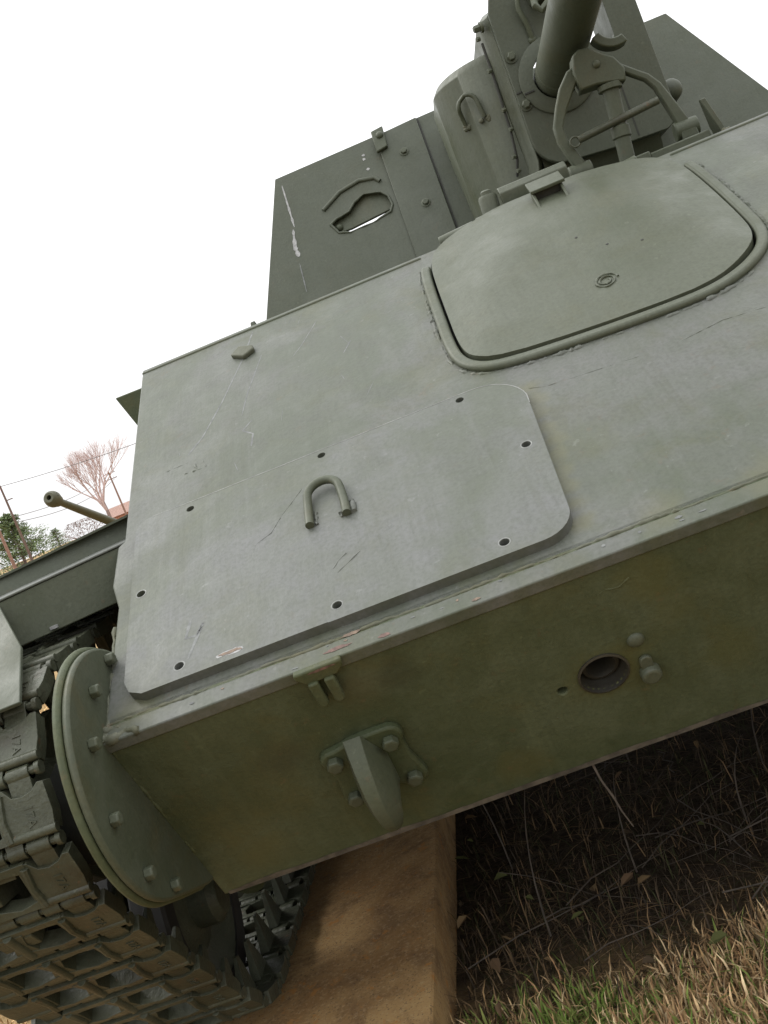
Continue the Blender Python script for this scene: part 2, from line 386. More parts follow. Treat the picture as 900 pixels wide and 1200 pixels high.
# lower nose plate: its top cut edge shows as a bright band below the glacis
m = MB()
m.prism([(-0.903, 0.0), (-0.903, LOW), (0.903, LOW), (0.903, 0.0)], -0.042, 0.0, FL,
        holes=[circ(-0.238, 0.205, 0.034, 24), circ(-0.300, 0.2115, 0.0075, 12)])
low = m.build('lower_nose_plate', M_low, V, bevel=0.004)
m = MB(); m.box(-0.902, 0.902, -0.003, 0.028, -0.02, 0.0008, FG)
m.build('nose_edge', M_glacis, V, bevel=0.0022, seg=2)
def bead(path, r, step=0.006, jit=0.35, flat=None):
    P = [Vector(p) for p in path]; out = []
    for a, b in zip(P[:-1], P[1:]):
        n = max(1, int((b - a).length / step))
        for i in range(n): out.append(a.lerp(b, i / n))
    out.append(P[-1])
    rs = [r * (1 + random.uniform(-jit, jit)) * (0.85 + 0.75 * noise.noise(p_ * 17)) for p_ in out]
    out = [p + Vector([random.uniform(-1, 1) * r * 0.28 for _ in range(3)]) for p in out]
    return out, rs
def weld(name, path, r, parent=V, mat=None, step=0.006, jit=0.35):
    if name in ('raised_scar', 'paint_crack'): path = [Vector(p) - NG * r * 0.62 for p in path]
    if name == 'casting_scar': path = [Vector(p) - NL * r * 0.6 for p in path]
    p, rs = bead(path, r, step, jit); m = MB(); m.tube(p, rs, 7); return m.build(name, mat or M_weld, parent, smooth=60)
weld('weld_seam', [FG(-0.895 + 1.79 * i / 30, 0.031 + 0.002 * math.sin(i * 2.1), -0.001) for i in range(31)], 0.0030, jit=0.45)
weld('weld_seam', [FG(-0.900 + 0.003 * math.sin(i), 0.02 * i, -0.003) for i in range(13)], 0.0045, step=0.009, jit=0.5)
# the lumpy corner casting where glacis, nose and drive flange meet
weld('weld_seam', [FG(-0.916 + 0.07 * i / 6, 0.006 + 0.004 * math.sin(i * 1.9), -0.002) for i in range(7)], 0.0085, jit=0.35)
weld('weld_seam', [FG(-0.912 + 0.05 * i / 6, 0.022 + 0.004 * math.sin(i * 2.9), -0.002) for i in range(7)], 0.006, jit=0.45)
# hull sides, deck, floor, rear
side = [(0.012, -0.012), (0.90, 0.508), (4.55, 0.508), (4.75, 0.1), (4.55, -0.322), (0.215, -0.322)]
for s in (-1, 1):
    m = MB(); m.prism(side, min(s * 0.898, s * 0.868), max(s * 0.898, s * 0.868), lambda a, b, h: (h, a, b)); m.build('hull_side', M_low, V)
m = MB(); m.prism([(-0.9, 0.92), (-0.9, 4.5), (0.9, 4.5), (0.9, 0.92), (0.29, 0.92), (0.29, 1.0), (-0.255, 1.0), (-0.255, 0.92)], 0.511, 0.536); m.build('hull_deck', M_paint, V, bevel=0.003)
m = MB(); m.box(-0.895, 0.895, 0.235, 4.5, -0.328, -0.310); m.build('hull_floor', M_low, V)
m = MB(); m.box(-0.866, 0.866, 4.5, 4.53, -0.32, 0.50); m.build('hull_rear', M_low, V)

# ---- bolted access plate on the glacis
m = MB()
pl = arc(-0.268, 0.392, 0.083, 6, 92, 9) + arc(-0.84, 0.447, 0.030, 95, 178, 5) + [(-0.8665, 0.086), (-0.858, 0.064), (-0.838, 0.052)] \
    + [(-0.56, 0.0525), (-0.558, 0.0512)] + arc(-0.250, 0.100, 0.048, 270, 356, 7)
H = [(-0.2868, 0.4715), (-0.2190, 0.2722), (-0.2998, 0.077), (-0.5431, 0.0792), (-0.7811, 0.0778), (-0.8506, 0.2749), (-0.7695, 0.4671), (-0.5313, 0.4709)]
def inset(h):
    x, v = h
    return (x, v - 0.013) if v > 0.46 else h
holes = [circ(*inset(h), 0.0072, 14) for h in H]
m.prism(pl, -0.002, 0.0155, FG, holes=holes, bottom=False)
plate = m.build('access_plate', M_plate, V, bevel=0.0016)
for h in H:
    m = MB(); x, v = inset(h); m.lathe([(0.0074, 0.0005), (0.0074, 0.0025), (0.004, 0.003)], FG(x, v, 0), NG, 12); m.build('sunken_bolt', M_rustbolt, plate)
M_edge = simple('pale_edge_paint', (0.15, 0.155, 0.145), 0.6, 0, 0.3, 50)  # pale tone for the hole rims and the plate's painted highlight
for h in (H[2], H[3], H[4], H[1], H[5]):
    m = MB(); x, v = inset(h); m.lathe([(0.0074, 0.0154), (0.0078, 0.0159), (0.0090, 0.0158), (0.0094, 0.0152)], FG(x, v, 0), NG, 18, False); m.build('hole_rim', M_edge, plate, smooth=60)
m = MB(); m.tube([FG(a, b, 0.0150) for a, b in [(-0.187, 0.375)] + arc(-0.268, 0.392, 0.0828, 6, 92, 9)] + [FG(-0.30 - 0.045 * i, 0.4748 - 0.0004 * math.sin(i * 2.1), 0.0150) for i in range(12)] + [FG(-0.84, 0.4765, 0.0150)], 0.0010, 6); m.build('edge_highlight', M_edge, plate, smooth=60)  # thin pale bead: the highlight of the top edge put into colour
# U-shaped lifting handle
hx = -0.535
path = [FG(hx - 0.030, 0.272, 0.0215), FG(hx - 0.0295, 0.30, 0.022), FG(hx - 0.028, 0.325, 0.024)]
for i in range(11):
    a = math.pi - math.pi * i / 10; path.append(FG(hx + 0.027 * math.cos(a), 0.336 + 0.028 * math.sin(a), 0.0265 + 0.003 * math.sin(a)))
path += [FG(hx + 0.028, 0.325, 0.024), FG(hx + 0.0295, 0.30, 0.022), FG(hx + 0.030, 0.268, 0.0215)]
m = MB(); m.tube(path, 0.0070, 14); m.build('lifting_handle', M_paint, plate, smooth=50)
weld('weld_seam', [FG(hx - 0.020, 0.274 + i * 0.0045, 0.0160) for i in range(8)], 0.0038, plate, M_plate, 0.005, 0.5)
weld('weld_seam', [FG(hx + 0.040, 0.270 + i * 0.0045, 0.0160) for i in range(8)], 0.0038, plate, M_plate, 0.005, 0.5)
weld('weld_seam', [FG(hx + 0.021, 0.270 + i * 0.003, 0.0160) for i in range(4)], 0.0035, plate, M_plate, 0.005, 0.5)
# dirt-yellow sealing weld down the plate's right edge
weld('weld_seam', [FG(-0.872, 0.12 + 0.02 * i, -0.0015) for i in range(16)], 0.003, V, M_weld, 0.007, 0.6)

# ---- wear marks with shapes of their own
def face_up(m, F):
    N = Vector(F(0, 0, 1)) - Vector(F(0, 0, 0)); a, b, c = (Vector(m.v[i]) for i in m.f[0][:3])
    if (b - a).cross(c - a).dot(N) < 0: m.f = [tuple(reversed(f)) for f in m.f]
def stroke(name, pts, w, mat, parent=V, F=FG, h=0.0002, wob=0.3):
    m = MB(); P = []
    n = 6 * (len(pts) - 1)
    for i in range(n + 1):
        t = i / 6; k = min(int(t), len(pts) - 2); u = t - k
        P.append(((pts[k][0] * (1 - u) + pts[k + 1][0] * u), (pts[k][1] * (1 - u) + pts[k + 1][1] * u)))
    for i, p in enumerate(P):
        a = P[max(0, i - 1)]; b = P[min(n, i + 1)]; d = Vector((b[0] - a[0], b[1] - a[1])).normalized()
        ww = w * (1 + random.uniform(-wob, wob)) * (0.35 if i in (0, n) else 1)
        m.v += [F(p[0] - d.y * ww, p[1] + d.x * ww, h), F(p[0] + d.y * ww, p[1] - d.x * ww, h)]
    for i in range(n): m.f.append((2 * i, 2 * i + 1, 2 * i + 3, 2 * i + 2))
    face_up(m, F)
    return m.build(name, mat, parent, recalc=False)
PH = 0.0157
weld('raised_scar', [FG(-0.541, 0.158, PH), FG(-0.532, 0.172, PH), FG(-0.518, 0.183, PH)], 0.0018, plate, M_plate)
weld('raised_scar', [FG(-0.536, 0.146, PH), FG(-0.515, 0.162, PH), FG(-0.497, 0.175, PH)], 0.0014, plate, M_plate)
weld('paint_crack', [FG(-0.572, 0.385, PH), FG(-0.59, 0.36, PH), FG(-0.61, 0.335, PH), FG(-0.63, 0.30, PH), (FG(-0.655, 0.287, PH)), FG(-0.665, 0.262, PH)], 0.0008, plate, M_plate, 0.004, 0.5)
stroke('chalk_mark', [(-0.765, 0.165), (-0.772, 0.13), (-0.755, 0.128), (-0.745, 0.15), (-0.768, 0.085)], 0.0022, M_scuff, plate, FG, PH)
def blob(name, cx, cy, rx, ry, mat, F, h, parent, n=18, seed=0):
    rnd = random.Random(seed); m = MB()
    P = [(cx + rx * math.cos(2 * math.pi * i / n) * rnd.uniform(0.55, 1.1), cy + ry * math.sin(2 * math.pi * i / n) * rnd.uniform(0.55, 1.1)) for i in range(n)]
    m.v = [F(cx, cy, h)] + [F(x, y, h) for x, y in P]; m.f = [(0, 1 + i, 1 + (i + 1) % n) for i in range(n)]; face_up(m, F)
    return m.build(name, mat, parent, recalc=False)
blob('paint_chip', -0.703, 0.067, 0.026, 0.006, M_scratch, FG, PH, plate, seed=3)
blob('paint_chip', -0.702, 0.067, 0.020, 0.0042, M_chip, FG, PH + 0.0004, plate, seed=4)
blob('paint_chip', -0.535, 0.03, 0.016, 0.004, M_chip, FG, 0.0014, V, seed=5)
blob('paint_chip', -0.555, 0.012, 0.022, 0.004, M_redprimer, FG, 0.0014, V, seed=6)
blob('paint_chip', -0.49, 0.004, 0.012, 0.004, M_redprimer, FG, 0.0014, V, seed=8)
blob('paint_chip', -0.36, 0.006, 0.008, 0.003, M_chip, FG, 0.0014, V, seed=9)
for i in range(16):
    blob('paint_chip', random.uniform(-0.85, 0.3), random.uniform(0.0, 0.024), random.uniform(0.002, 0.006), random.uniform(0.001, 0.003), random.choice([M_scuff, M_chip, M_scuff]), FG, 0.0014, V, 9, 20 + i)
# long pale scuffs across the upper left of the glacis
stroke('pale_scratch', [(-0.640, 1.05), (-0.665, 0.95), (-0.715, 0.80), (-0.755, 0.70), (-0.785, 0.655)], 0.0016, M_scuff)
stroke('pale_scratch', [(-0.625, 0.93), (-0.66, 0.80), (-0.675, 0.72)], 0.0012, M_scuff)
stroke('pale_scratch', [(-0.655, 0.69), (-0.675, 0.665), (-0.655, 0.64), (-0.66, 0.60)], 0.0016, M_scuff)
stroke('pale_scratch', [(-0.50, 0.98), (-0.54, 0.90), (-0.56, 0.87)], 0.0010, M_scuff)
stroke('pale_scratch', [(-0.44, 0.84), (-0.46, 0.80)], 0.0012, M_scuff)
for i in range(12):
    x, v = random.uniform(-0.86, 0.5), random.uniform(0.5, 1.05)
    if -0.30 < x < 0.31: continue
    l = random.uniform(0.01, 0.06); a = random.uniform(-0.6, 0.6) + math.pi / 2
    stroke('fine_scratch', [(x, v), (x + l * math.cos(a), v + l * math.sin(a))], 0.0005, M_scuff)
# small welded lug high on the left, and the ghost of a removed bracket
m = MB(); m.prism([(-0.690, 0.966), (-0.672, 0.99), (-0.640, 0.972), (-0.638, 0.955), (-0.662, 0.938)], -0.001, 0.010, FG); m.build('welded_lug', M_weld, V, bevel=0.003)
for a, b in (((-0.828, 0.629), (-0.760, 0.632)), ((-0.818, 0.600), (-0.752, 0.592)), ((-0.760, 0.632), (-0.748, 0.592)), ((-0.771, 0.615), (-0.766, 0.598))):
    weld('raised_scar', [FG(*a, 0), FG(*b, 0)], 0.0025, V, M_glacis, 0.005, 0.5)
weld('raised_scar', [FG(-0.18, 0.44, 0), FG(-0.15, 0.425, 0), FG(0.05, 0.40, 0), FG(0.14, 0.415, 0), FG(0.23, 0.40, 0)], 0.0011, V, M_glacis, 0.008, 0.5)
for x, v in ((-0.33, 0.935), (-0.36, 0.47), (0.12, 0.33)):
    weld('raised_scar', [FG(x, v, 0), FG(x + 0.02, v - 0.008, 0)], 0.0017, V, M_glacis)

# ---- driver's hatch
def sstep(a, b, t):
    t = max(0, min(1, (t - a) / (b - a))); return t * t * (3 - 2 * t)
def hatch_h(x, v):
    def lin(t): return max(0, min(1, t))
    v0 = 0.520 + 0.02 * (0.1 - x)
    a = lin((v - v0) / 0.50); b = lin((x + 0.248) / 0.19); c = lin((0.282 - x) / 0.19)
    k = 17.0
    sm = -math.log(math.exp(-k * a) + math.exp(-k * b) + math.exp(-k * c)) / k   # soft minimum: three facets that meet in rounded creases
    return 0.011 + 0.048 * max(0, sm + 0.02) * (1 - 0.50 * sstep(0.80, 1.08, v))
ho = hatch_outline(0.0)
m = MB(); NU, NV = 44, 40
def ray_x(v):
    xs = []
    for (x0, v0), (x1, v1) in zip(ho[:-1], ho[1:]):
        if (v0 - v) * (v1 - v) <= 0 and v0 != v1: xs.append(x0 + (x1 - x0) * (v - v0) / (v1 - v0))
    return min(xs), max(xs)
vmin = min(p[1] for p in ho)
for j in range(NV + 1):
    t = j / NV; v = vmin + 0.0006 + (1.0830 - vmin - 0.0006) * (t ** 1.25 if t < 0.5 else 1 - (1 - t) ** 1.25 * (1 - 0.5 ** 1.25) / 0.5 ** 1.25)
    a, b = ray_x(v)
    for i in range(NU + 1):
        u = i / NU; x = a + (b - a) * u; m.v.append(FG(x, v, hatch_h(x, v)))
for j in range(NV):
    for i in range(NU):
        q = j * (NU + 1) + i; m.f.append((q, q + 1, q + NU + 2, q + NU + 1))
# skirt down into the opening
bo = [j * (NU + 1) for j in range(NV, -1, -1)] + list(range(1, NU)) + [j * (NU + 1) + NU for j in range(NV + 1)] + [NV * (NU + 1) + i for i in range(NU - 1, 0, -1)]
base = len(m.v)
for q in bo:
    x, y, z = m.v[q]; p = Vector((x, y, z)); h = p.dot(NG); p = p - NG * (h + 0.035); m.v.append(tuple(p))
nb = len(bo)
for i in range(nb):
    j = (i + 1) % nb; m.f.append((bo[i], bo[j], base + j, base + i))
hatch = m.build('driver_hatch', M_hatch, V, smooth=40)
m = MB(); m.prism(hatch_outline(0.05), -0.060, -0.045, FG); m.build('added_hatch_gap_backing', M_dark, V)  # dark backing added below the hatch so no sky shines through the gap
# frame strip round the opening
inn = hatch_outline(0.0045, 1.0); outl = hatch_outline(0.0255, 1.0)
m = MB(); n = len(inn)
for a, b in zip(inn, outl): m.v += [FG(*a, -0.004), FG(*a, 0.011), FG(*b, 0.011), FG(*b, -0.004)]
for i in range(n - 1):
    for k in range(4): m.f.append((4 * i + k, 4 * i + (k + 1) % 4, 4 * i + 4 + (k + 1) % 4, 4 * i + 4 + k))
m.f += [(0, 1, 2, 3), (4 * n - 1, 4 * n - 2, 4 * n - 3, 4 * n - 4)]
m.build('hatch_frame', M_hatch, V, bevel=0.006, seg=3)
weld('weld_seam', [FG(a, b, -0.0022) for a, b in hatch_outline(0.030, 1.0)], 0.0046, V, M_glacis, 0.0045, 0.5)
# round weld scar on the hatch
ecx, ecv = 0.022, 0.632
eh = hatch_h(ecx, ecv)
m = MB(); P = []
for i in range(40):
    a = i / 39 * 4.2 * math.pi; r = 0.021 - 0.0035 * i / 39 * 4; P.append(FG(ecx + r * math.cos(a), ecv + r * math.sin(a), hatch_h(ecx + r * math.cos(a), ecv + r * math.sin(a)) + 0.001))
p, rs = bead(P, 0.0028, 0.004, 0.5); m.tube(p, rs, 6); m.build('weld_scar', M_hatch, hatch, smooth=60)
for x, v in ((0.115, 0.71), (0.02, 0.80), (0.06, 0.74)):
    m = MB(); m.dome(FG(x, v, hatch_h(x, v)), NG, 0.003, 0.001, 8); m.build('small_pit', M_dark, hatch)
# vision hood: little roof on two cheeks
m = MB()
def FH(x, v, h): return FG(x, v, h + 0.0)
hh = hatch_h(0.03, 1.0)
m.prism([(0.968, hh - 0.004), (1.045, hh + 0.020), (1.045, hh - 0.012)], -0.004, 0.002, lambda a, b, h: FG(h, a, b))
m.prism([(0.968, hh - 0.004), (1.045, hh + 0.020), (1.045, hh - 0.014)], 0.055, 0.061, lambda a, b, h: FG(h, a, b))
m.box(-0.006, 0.066, 1.020, 1.068, hh + 0.017, hh + 0.024, FG)
m.build('vision_hood', M_hatch, hatch, bevel=0.0015)
m = MB(); m.box(0.003, 0.054, 1.03, 1.06, hh - 0.01, hh + 0.0165, FG); m.build('vision_slot', M_dark, hatch)
# periscope guard: curved channel behind the hood, hinge blocks and pegs along the top edge
m = MB()
prof = [(0.985, 0.560), (0.975, 0.575), (0.972, 0.60), (0.982, 0.612), (1.0, 0.616), (1.0, 0.604), (0.99, 0.598), (0.987, 0.58), (1.0, 0.565)]
m.prism(prof, -0.052, 0.098, lambda a, b, h: (h, a, b)); m.build('periscope_guard', M_hatch, hatch, bevel=0.002)
m = MB(); m.box(-0.075, 0.135, 0.955, 1.02, 0.560, 0.567); m.build('guard_base', M_hatch, hatch, bevel=0.002)
for a, b, z in ((-0.205, -0.125, 0.552), (-0.118, -0.055, 0.558), (0.135, 0.175, 0.552), (0.195, 0.235, 0.549)):
    m = MB(); m.tube([(a, 0.968, z), (b, 0.966, z + 0.004)], 0.013, 12); m.box(a, b, 0.968, 1.03, z - 0.022, z + 0.006); m.build('hinge_knuckle', M_hatch, hatch, bevel=0.002)
m = MB(); m.lathe([(0.021, 0.0), (0.021, 0.040), (0.018, 0.046), (0.012, 0.046), (0.012, 0.054), (0.008, 0.057)], (-0.078, 1.0, 0.565), (0.05, 0, 1), 18); m.build('hatch_stop', M_hatch, hatch)

# ---- lower nose details
m = MB()   # fork bracket hanging from the edge
m.prism([(-0.622, -0.002), (-0.553, -0.003), (-0.555, 0.010), (-0.566, 0.020), (-0.610, 0.022), (-0.622, 0.008)], 0.001, 0.012, FL)
for x in (-0.602, -0.579):
    m.prism([(x - 0.0075, 0.018), (x + 0.0075, 0.018)] + arc(x, 0.058, 0.0075, 0, 180, 6), 0.004, 0.017, FL)
m.build('fork_bracket', M_low, V, bevel=0.003)
blob('paint_chip', -0.585, 0.0015, 0.024, 0.0024, M_redprimer, FL, 0.0123, V, seed=77)
# tow hook
m = MB()
base_poly = arc(-0.545, 0.163, 0.022, -80, 40, 5) + [(-0.528, 0.212)] + arc(-0.538, 0.262, 0.021, -25, 115, 5) + [(-0.575, 0.262), (-0.618, 0.262)] + arc(-0.638, 0.262, 0.018, 40, 190, 5) + [(-0.650, 0.215)] + arc(-0.640, 0.170, 0.019, 150, 285, 5) + [(-0.60, 0.143), (-0.57, 0.141)]
base_poly = [(-0.590 + (a + 0.590) * 0.93, 0.212 + (b - 0.212) * 0.93) for a, b in base_poly]
m.prism(base_poly, -0.002, 0.013, FL)
hook_base = m.build('tow_hook', M_low, V, bevel=0.004)
m = MB()
top_line = [(0.140, 0.014), (0.150, 0.030), (0.168, 0.052), (0.195, 0.074), (0.225, 0.084), (0.254, 0.084), (0.280, 0.076), (0.296, 0.063)]
bot_line = [(0.255, 0.012), (0.252, 0.016), (0.250, 0.022), (0.250, 0.030), (0.256, 0.040), (0.266, 0.048), (0.280, 0.054), (0.294, 0.061)]
wid = [0.027, 0.027, 0.026, 0.025, 0.022, 0.018, 0.011, 0.002]
wt = [0.013, 0.012, 0.011, 0.010, 0.009, 0.008, 0.005, 0.0015]
hc = -0.588
for i, ((v0, h0), (v1, h1)) in enumerate(zip(top_line, bot_line)):
    w1, w0 = wid[i], wt[i]; off = 0.008 - 0.004 * i / 7
    mv, mh = (v0 * 0.55 + v1 * 0.45), (h0 * 0.55 + h1 * 0.45)
    m.v += [FL(hc - w0 - off, v0, h0), FL(hc + w0 - off, v0, h0), FL(hc + w1, mv, mh), FL(hc + w1 * 0.9, v1, h1), FL(hc - w1 * 0.9, v1, h1), FL(hc - w1 * 0.8 - off, mv, mh)]
for i in range(7):
    for k in range(6): m.f.append((6 * i + k, 6 * i + (k + 1) % 6, 6 * i + 6 + (k + 1) % 6, 6 * i + 6 + k))
m.f += [tuple(range(6)), tuple(reversed(range(42, 48)))]
m.build('hook_horn', M_paint, hook_base, smooth=50, bevel=0.0012)
for i, (x, v) in enumerate(((-0.634, 0.175), (-0.549, 0.171), (-0.543, 0.256), (-0.634, 0.255))):
    m = MB(); m.bolt(FL(x, v, 0.013), NL, 0.0125, 0.013, False, 0); m.build('bolt', M_paint, hook_base, smooth=40, bevel=0.0015)
# crank hole: tube with an inner collar, plus cover bolts
c0 = FL(-0.238, 0.205, 0)
m = MB(); m.lathe([(0.0365, -0.004), (0.0375, 0.003), (0.0345, 0.004), (0.0335, -0.008), (0.0325, -0.030), (0.029, -0.034), (0.027, -0.016), (0.022, -0.014), (0.0195, -0.022), (0.0195, -0.16), (0.001, -0.16)], c0, NL, 28, False); m.build('crank_opening', simple('shaded_bore', (0.020, 0.018, 0.012), 0.6), V, smooth=50)  # bore colour kept dark to stand in for the shade inside
m = MB(); m.lathe([(0.019, -0.140), (0.018, -0.135), (0.001, -0.135)], c0, NL, 20, False); m.build('crank_dog', M_dark, V)
m = MB(); m.dome(FL(-0.182, 0.165, 0), NL, 0.0125, 0.008, 20); m.build('rivet', M_paint, V, smooth=60)
m = MB(); m.lathe([(0.015, -0.002), (0.015, 0.012), (0.012, 0.016)], FL(-0.1765, 0.232, 0), NL, 18); m.prism(arc(-0.178, 0.206, 0.009, 180, 360, 6) + arc(-0.178, 0.222, 0.009, 0, 180, 6), 0, 0.007, FL); m.build('cover_stop', M_paint, V, smooth=50, bevel=0.002)
for i in range(14):
    x, v = random.uniform(-0.42, -0.12), random.uniform(0.1, 0.32)
    l = random.uniform(0.008, 0.02); a = random.uniform(-0.5, 0.3)
    if math.hypot(x + 0.238, v - 0.205) < 0.065: continue
    weld('casting_scar', [FL(x, v, -0.0005), FL(x + l * math.cos(a), v - l * math.sin(a), -0.0005)], 0.0013, V, M_low, 0.004, 0.4)
weld('casting_scar', [FL(-0.215, 0.065, 0), FL(-0.20, 0.058, 0), FL(-0.18, 0.062, 0), FL(-0.165, 0.052, 0)], 0.0022, V, M_low)
# bottom lip of the nose plate, ragged with dirt
m = MB()
for i in range(180):
    x = -0.895 + 1.79 * i / 180; w_ = 0.0085 + 0.004 * noise.noise(Vector((x * 14, 0, 0))) + 0.002 * noise.noise(Vector((x * 70, 2, 0))); x2 = x + 1.79 / 180; w2 = 0.0085 + 0.004 * noise.noise(Vector((x2 * 14, 0, 0))) + 0.002 * noise.noise(Vector((x2 * 70, 2, 0)))
    m.add([FL(x, LOW + 0.0012, 0.001), FL(x2, LOW + 0.0012, 0.001), FL(x2, LOW - w2, 0.0006), FL(x, LOW - w_, 0.0006), FL(x, LOW + 0.0012, -0.04), FL(x2, LOW + 0.0012, -0.04)], [(0, 1, 2, 3), (0, 4, 5, 1)])
m.build('mud_edge', simple('caked_mud', (0.060, 0.052, 0.040), 0.9, 0, 0.4, 40), V)

# ---- final drive flange (bolted double disc) beside the nose
DC = (0.066, -0.066)
def flange_shape(r, off=0.0):
    a0, a1 = 20, 250
    return arc(DC[0] + off, DC[1], r, a0, a1, 44) + [(0.08, -0.266 - off), (0.15, -0.290 - off), (0.24, -0.306), (0.30, -0.25), (0.30, 0.10)]
for s in (-1, 1):
    FX = (lambda s: (lambda a, b, h: (s * h, a, b)))(s)
    m = MB(); m.prism(flange_shape(0.183), 0.8995, 0.9105, FX); fl = m.build('drive_flange', M_flange, V, bevel=0.004)
    m = MB(); m.prism(flange_shape(0.189, 0.005), 0.912, 0.924, FX); m.build('drive_flange', M_low, V, bevel=0.005)
    m = MB(); m.lathe([(0.15, 0.928), (0.11, 0.945), (0.085, 0.985), (0.085, 1.05), (0.06, 1.08)], (0, 0.17, -0.12), (s, 0, 0), 36); m.build('drive_housing', M_dark, V, smooth=50)
    for k, (y, z) in enumerate(((0.122, 0.088), (0.030, 0.066), (-0.040, 0.012), (-0.071, -0.084), (-0.043, -0.176), (0.020, -0.226))):
        m = MB(); m.bolt((s * 0.8995, y, z), (-s, 0, 0), 0.0098, 0.013, False); m.build('bolt', M_paint, fl, smooth=40, bevel=0.0012)
weld('weld_seam', [FL(-0.898, 0.012 + 0.012 * i, -0.002) for i in range(22)], 0.003, V, M_low)
# ---- running gear
SP = (0.20, -0.100); SR = 0.203            # sprocket centre, radius to track mid-line
WR = 0.205                                   # road wheel radius to track mid-line
W1 = (0.53, -0.70 + 0.036 + WR)
TX = 1.155                                   # track centre |x|
def make_link():
    W = 0.150; hp = 0.050
    m = MB(); t0, t1 = -0.012, 0.012          # local: x across, y along, z outwards
    # side pads: cast tongues with a hollowed front edge and a thick rolled rear lip
    for s in (-1, 1):
        P = [(0.072, -0.034), (0.150, -0.036), (0.154, -0.010), (0.152, 0.031), (0.143, 0.032), (0.132, 0.023), (0.116, 0.019), (0.101, 0.022), (0.090, 0.036), (0.072, 0.038)]
        P = [(s * a, b) for a, b in P]
        m.prism(P if s > 0 else list(reversed(P)), t0, t1)
        xa, xb = sorted((s * 0.078, s * 0.152))
        m.tube([(xa, -0.033, t1 - 0.004), (xb, -0.034, t1 - 0.004)], 0.0072, 10)
        m.tube([(s * 0.084, -0.036, t1 - 0.001), (s * 0.080, -0.005, t1 + 0.001), (s * 0.084, 0.030, t1 - 0.001)], [0.007, 0.0055, 0.007], 8)
    # waisted cross bars and spine: windows between them, floored by a sunk web
    m.prism([(-0.086, 0.022), (-0.05, 0.026), (0.0, 0.020), (0.05, 0.026), (0.086, 0.022), (0.086, 0.038), (-0.086, 0.038)], t0, t1 + 0.001)
    m.prism([(-0.086, -0.037), (0.086, -0.037), (0.086, -0.022), (0.05, -0.030), (0.0, -0.018), (-0.05, -0.030), (-0.086, -0.022)], t0, t1 + 0.003)
    m.prism([(-0.020, -0.028), (-0.011, 0.0), (-0.020, 0.028), (0.020, 0.028), (0.011, 0.0), (0.020, -0.028)], t0, t1 + 0.002)
    m.tube([(0, -0.036, t1 + 0.001), (0, 0.034, t1 + 0.001)], 0.0075, 10)
    # hinge knuckles, alternating
    for x0, x1 in ((-0.130, -0.098), (-0.048, -0.016), (0.032, 0.064), (0.100, 0.134)):
        m.tube([(x0, 0.049, -0.002), (x1, 0.049, -0.002)], 0.0118, 12); m.box(x0, x1, 0.016, 0.050, -0.010, 0.0075)
    for x0, x1 in ((-0.092, -0.054), (-0.010, 0.026), (0.070, 0.096)):
        m.tube([(x0, -0.050, -0.002), (x1, -0.050, -0.002)], 0.0118, 12); m.box(x0, x1, -0.051, -0.030, -0.010, 0.0085)
    m.tube([(-0.150, 0.050, 0), (0.150, 0.050, 0)], 0.0065, 8); m.tube([(0.143, 0.050, 0), (0.151, 0.050, 0)], 0.010, 10)
    # guide horns on the inside
    for s in (-1, 1):
        P = [(s * 0.092, -0.032, t0 + 0.001), (s * 0.112, -0.032, t0 + 0.001), (s * 0.112, 0.032, t0 + 0.001), (s * 0.092, 0.032, t0 + 0.001),
             (s * 0.099, -0.007, -0.082), (s * 0.105, -0.007, -0.082), (s * 0.105, 0.007, -0.082), (s * 0.099, 0.007, -0.082)]
        m.add(P, [(0, 1, 2, 3), (4, 5, 6, 7), (0, 1, 5, 4), (1, 2, 6, 5), (2, 3, 7, 6), (3, 0, 4, 7)])
    # cast characters on the pads
    cu = bpy.data.curves.new('cast', 'FONT'); cu.body = '17A'; cu.size = 0.019; cu.extrude = 0.0010; cu.align_x = 'CENTER'; cu.align_y = 'CENTER'; cu.resolution_u = 1
    to = bpy.data.objects.new('cast', cu); COL.objects.link(to)
    dg = bpy.context.evaluated_depsgraph_get(); tm = to.evaluated_get(dg).to_mesh()
    rot = Matrix.Rotation(R(-90), 4, 'Z')
    for cx in (0.120,):
        m.add([rot @ v.co + Vector((cx, -0.009, t1 + 0.0004)) for v in tm.vertices], [tuple(p.vertices) for p in tm.polygons])
    bpy.data.objects.remove(to); bpy.data.curves.remove(cu)
    return m
link_src = make_link().build('track_link', M_track, V, smooth=40, bevel=0.0032, seg=2)
link_mesh_used = False
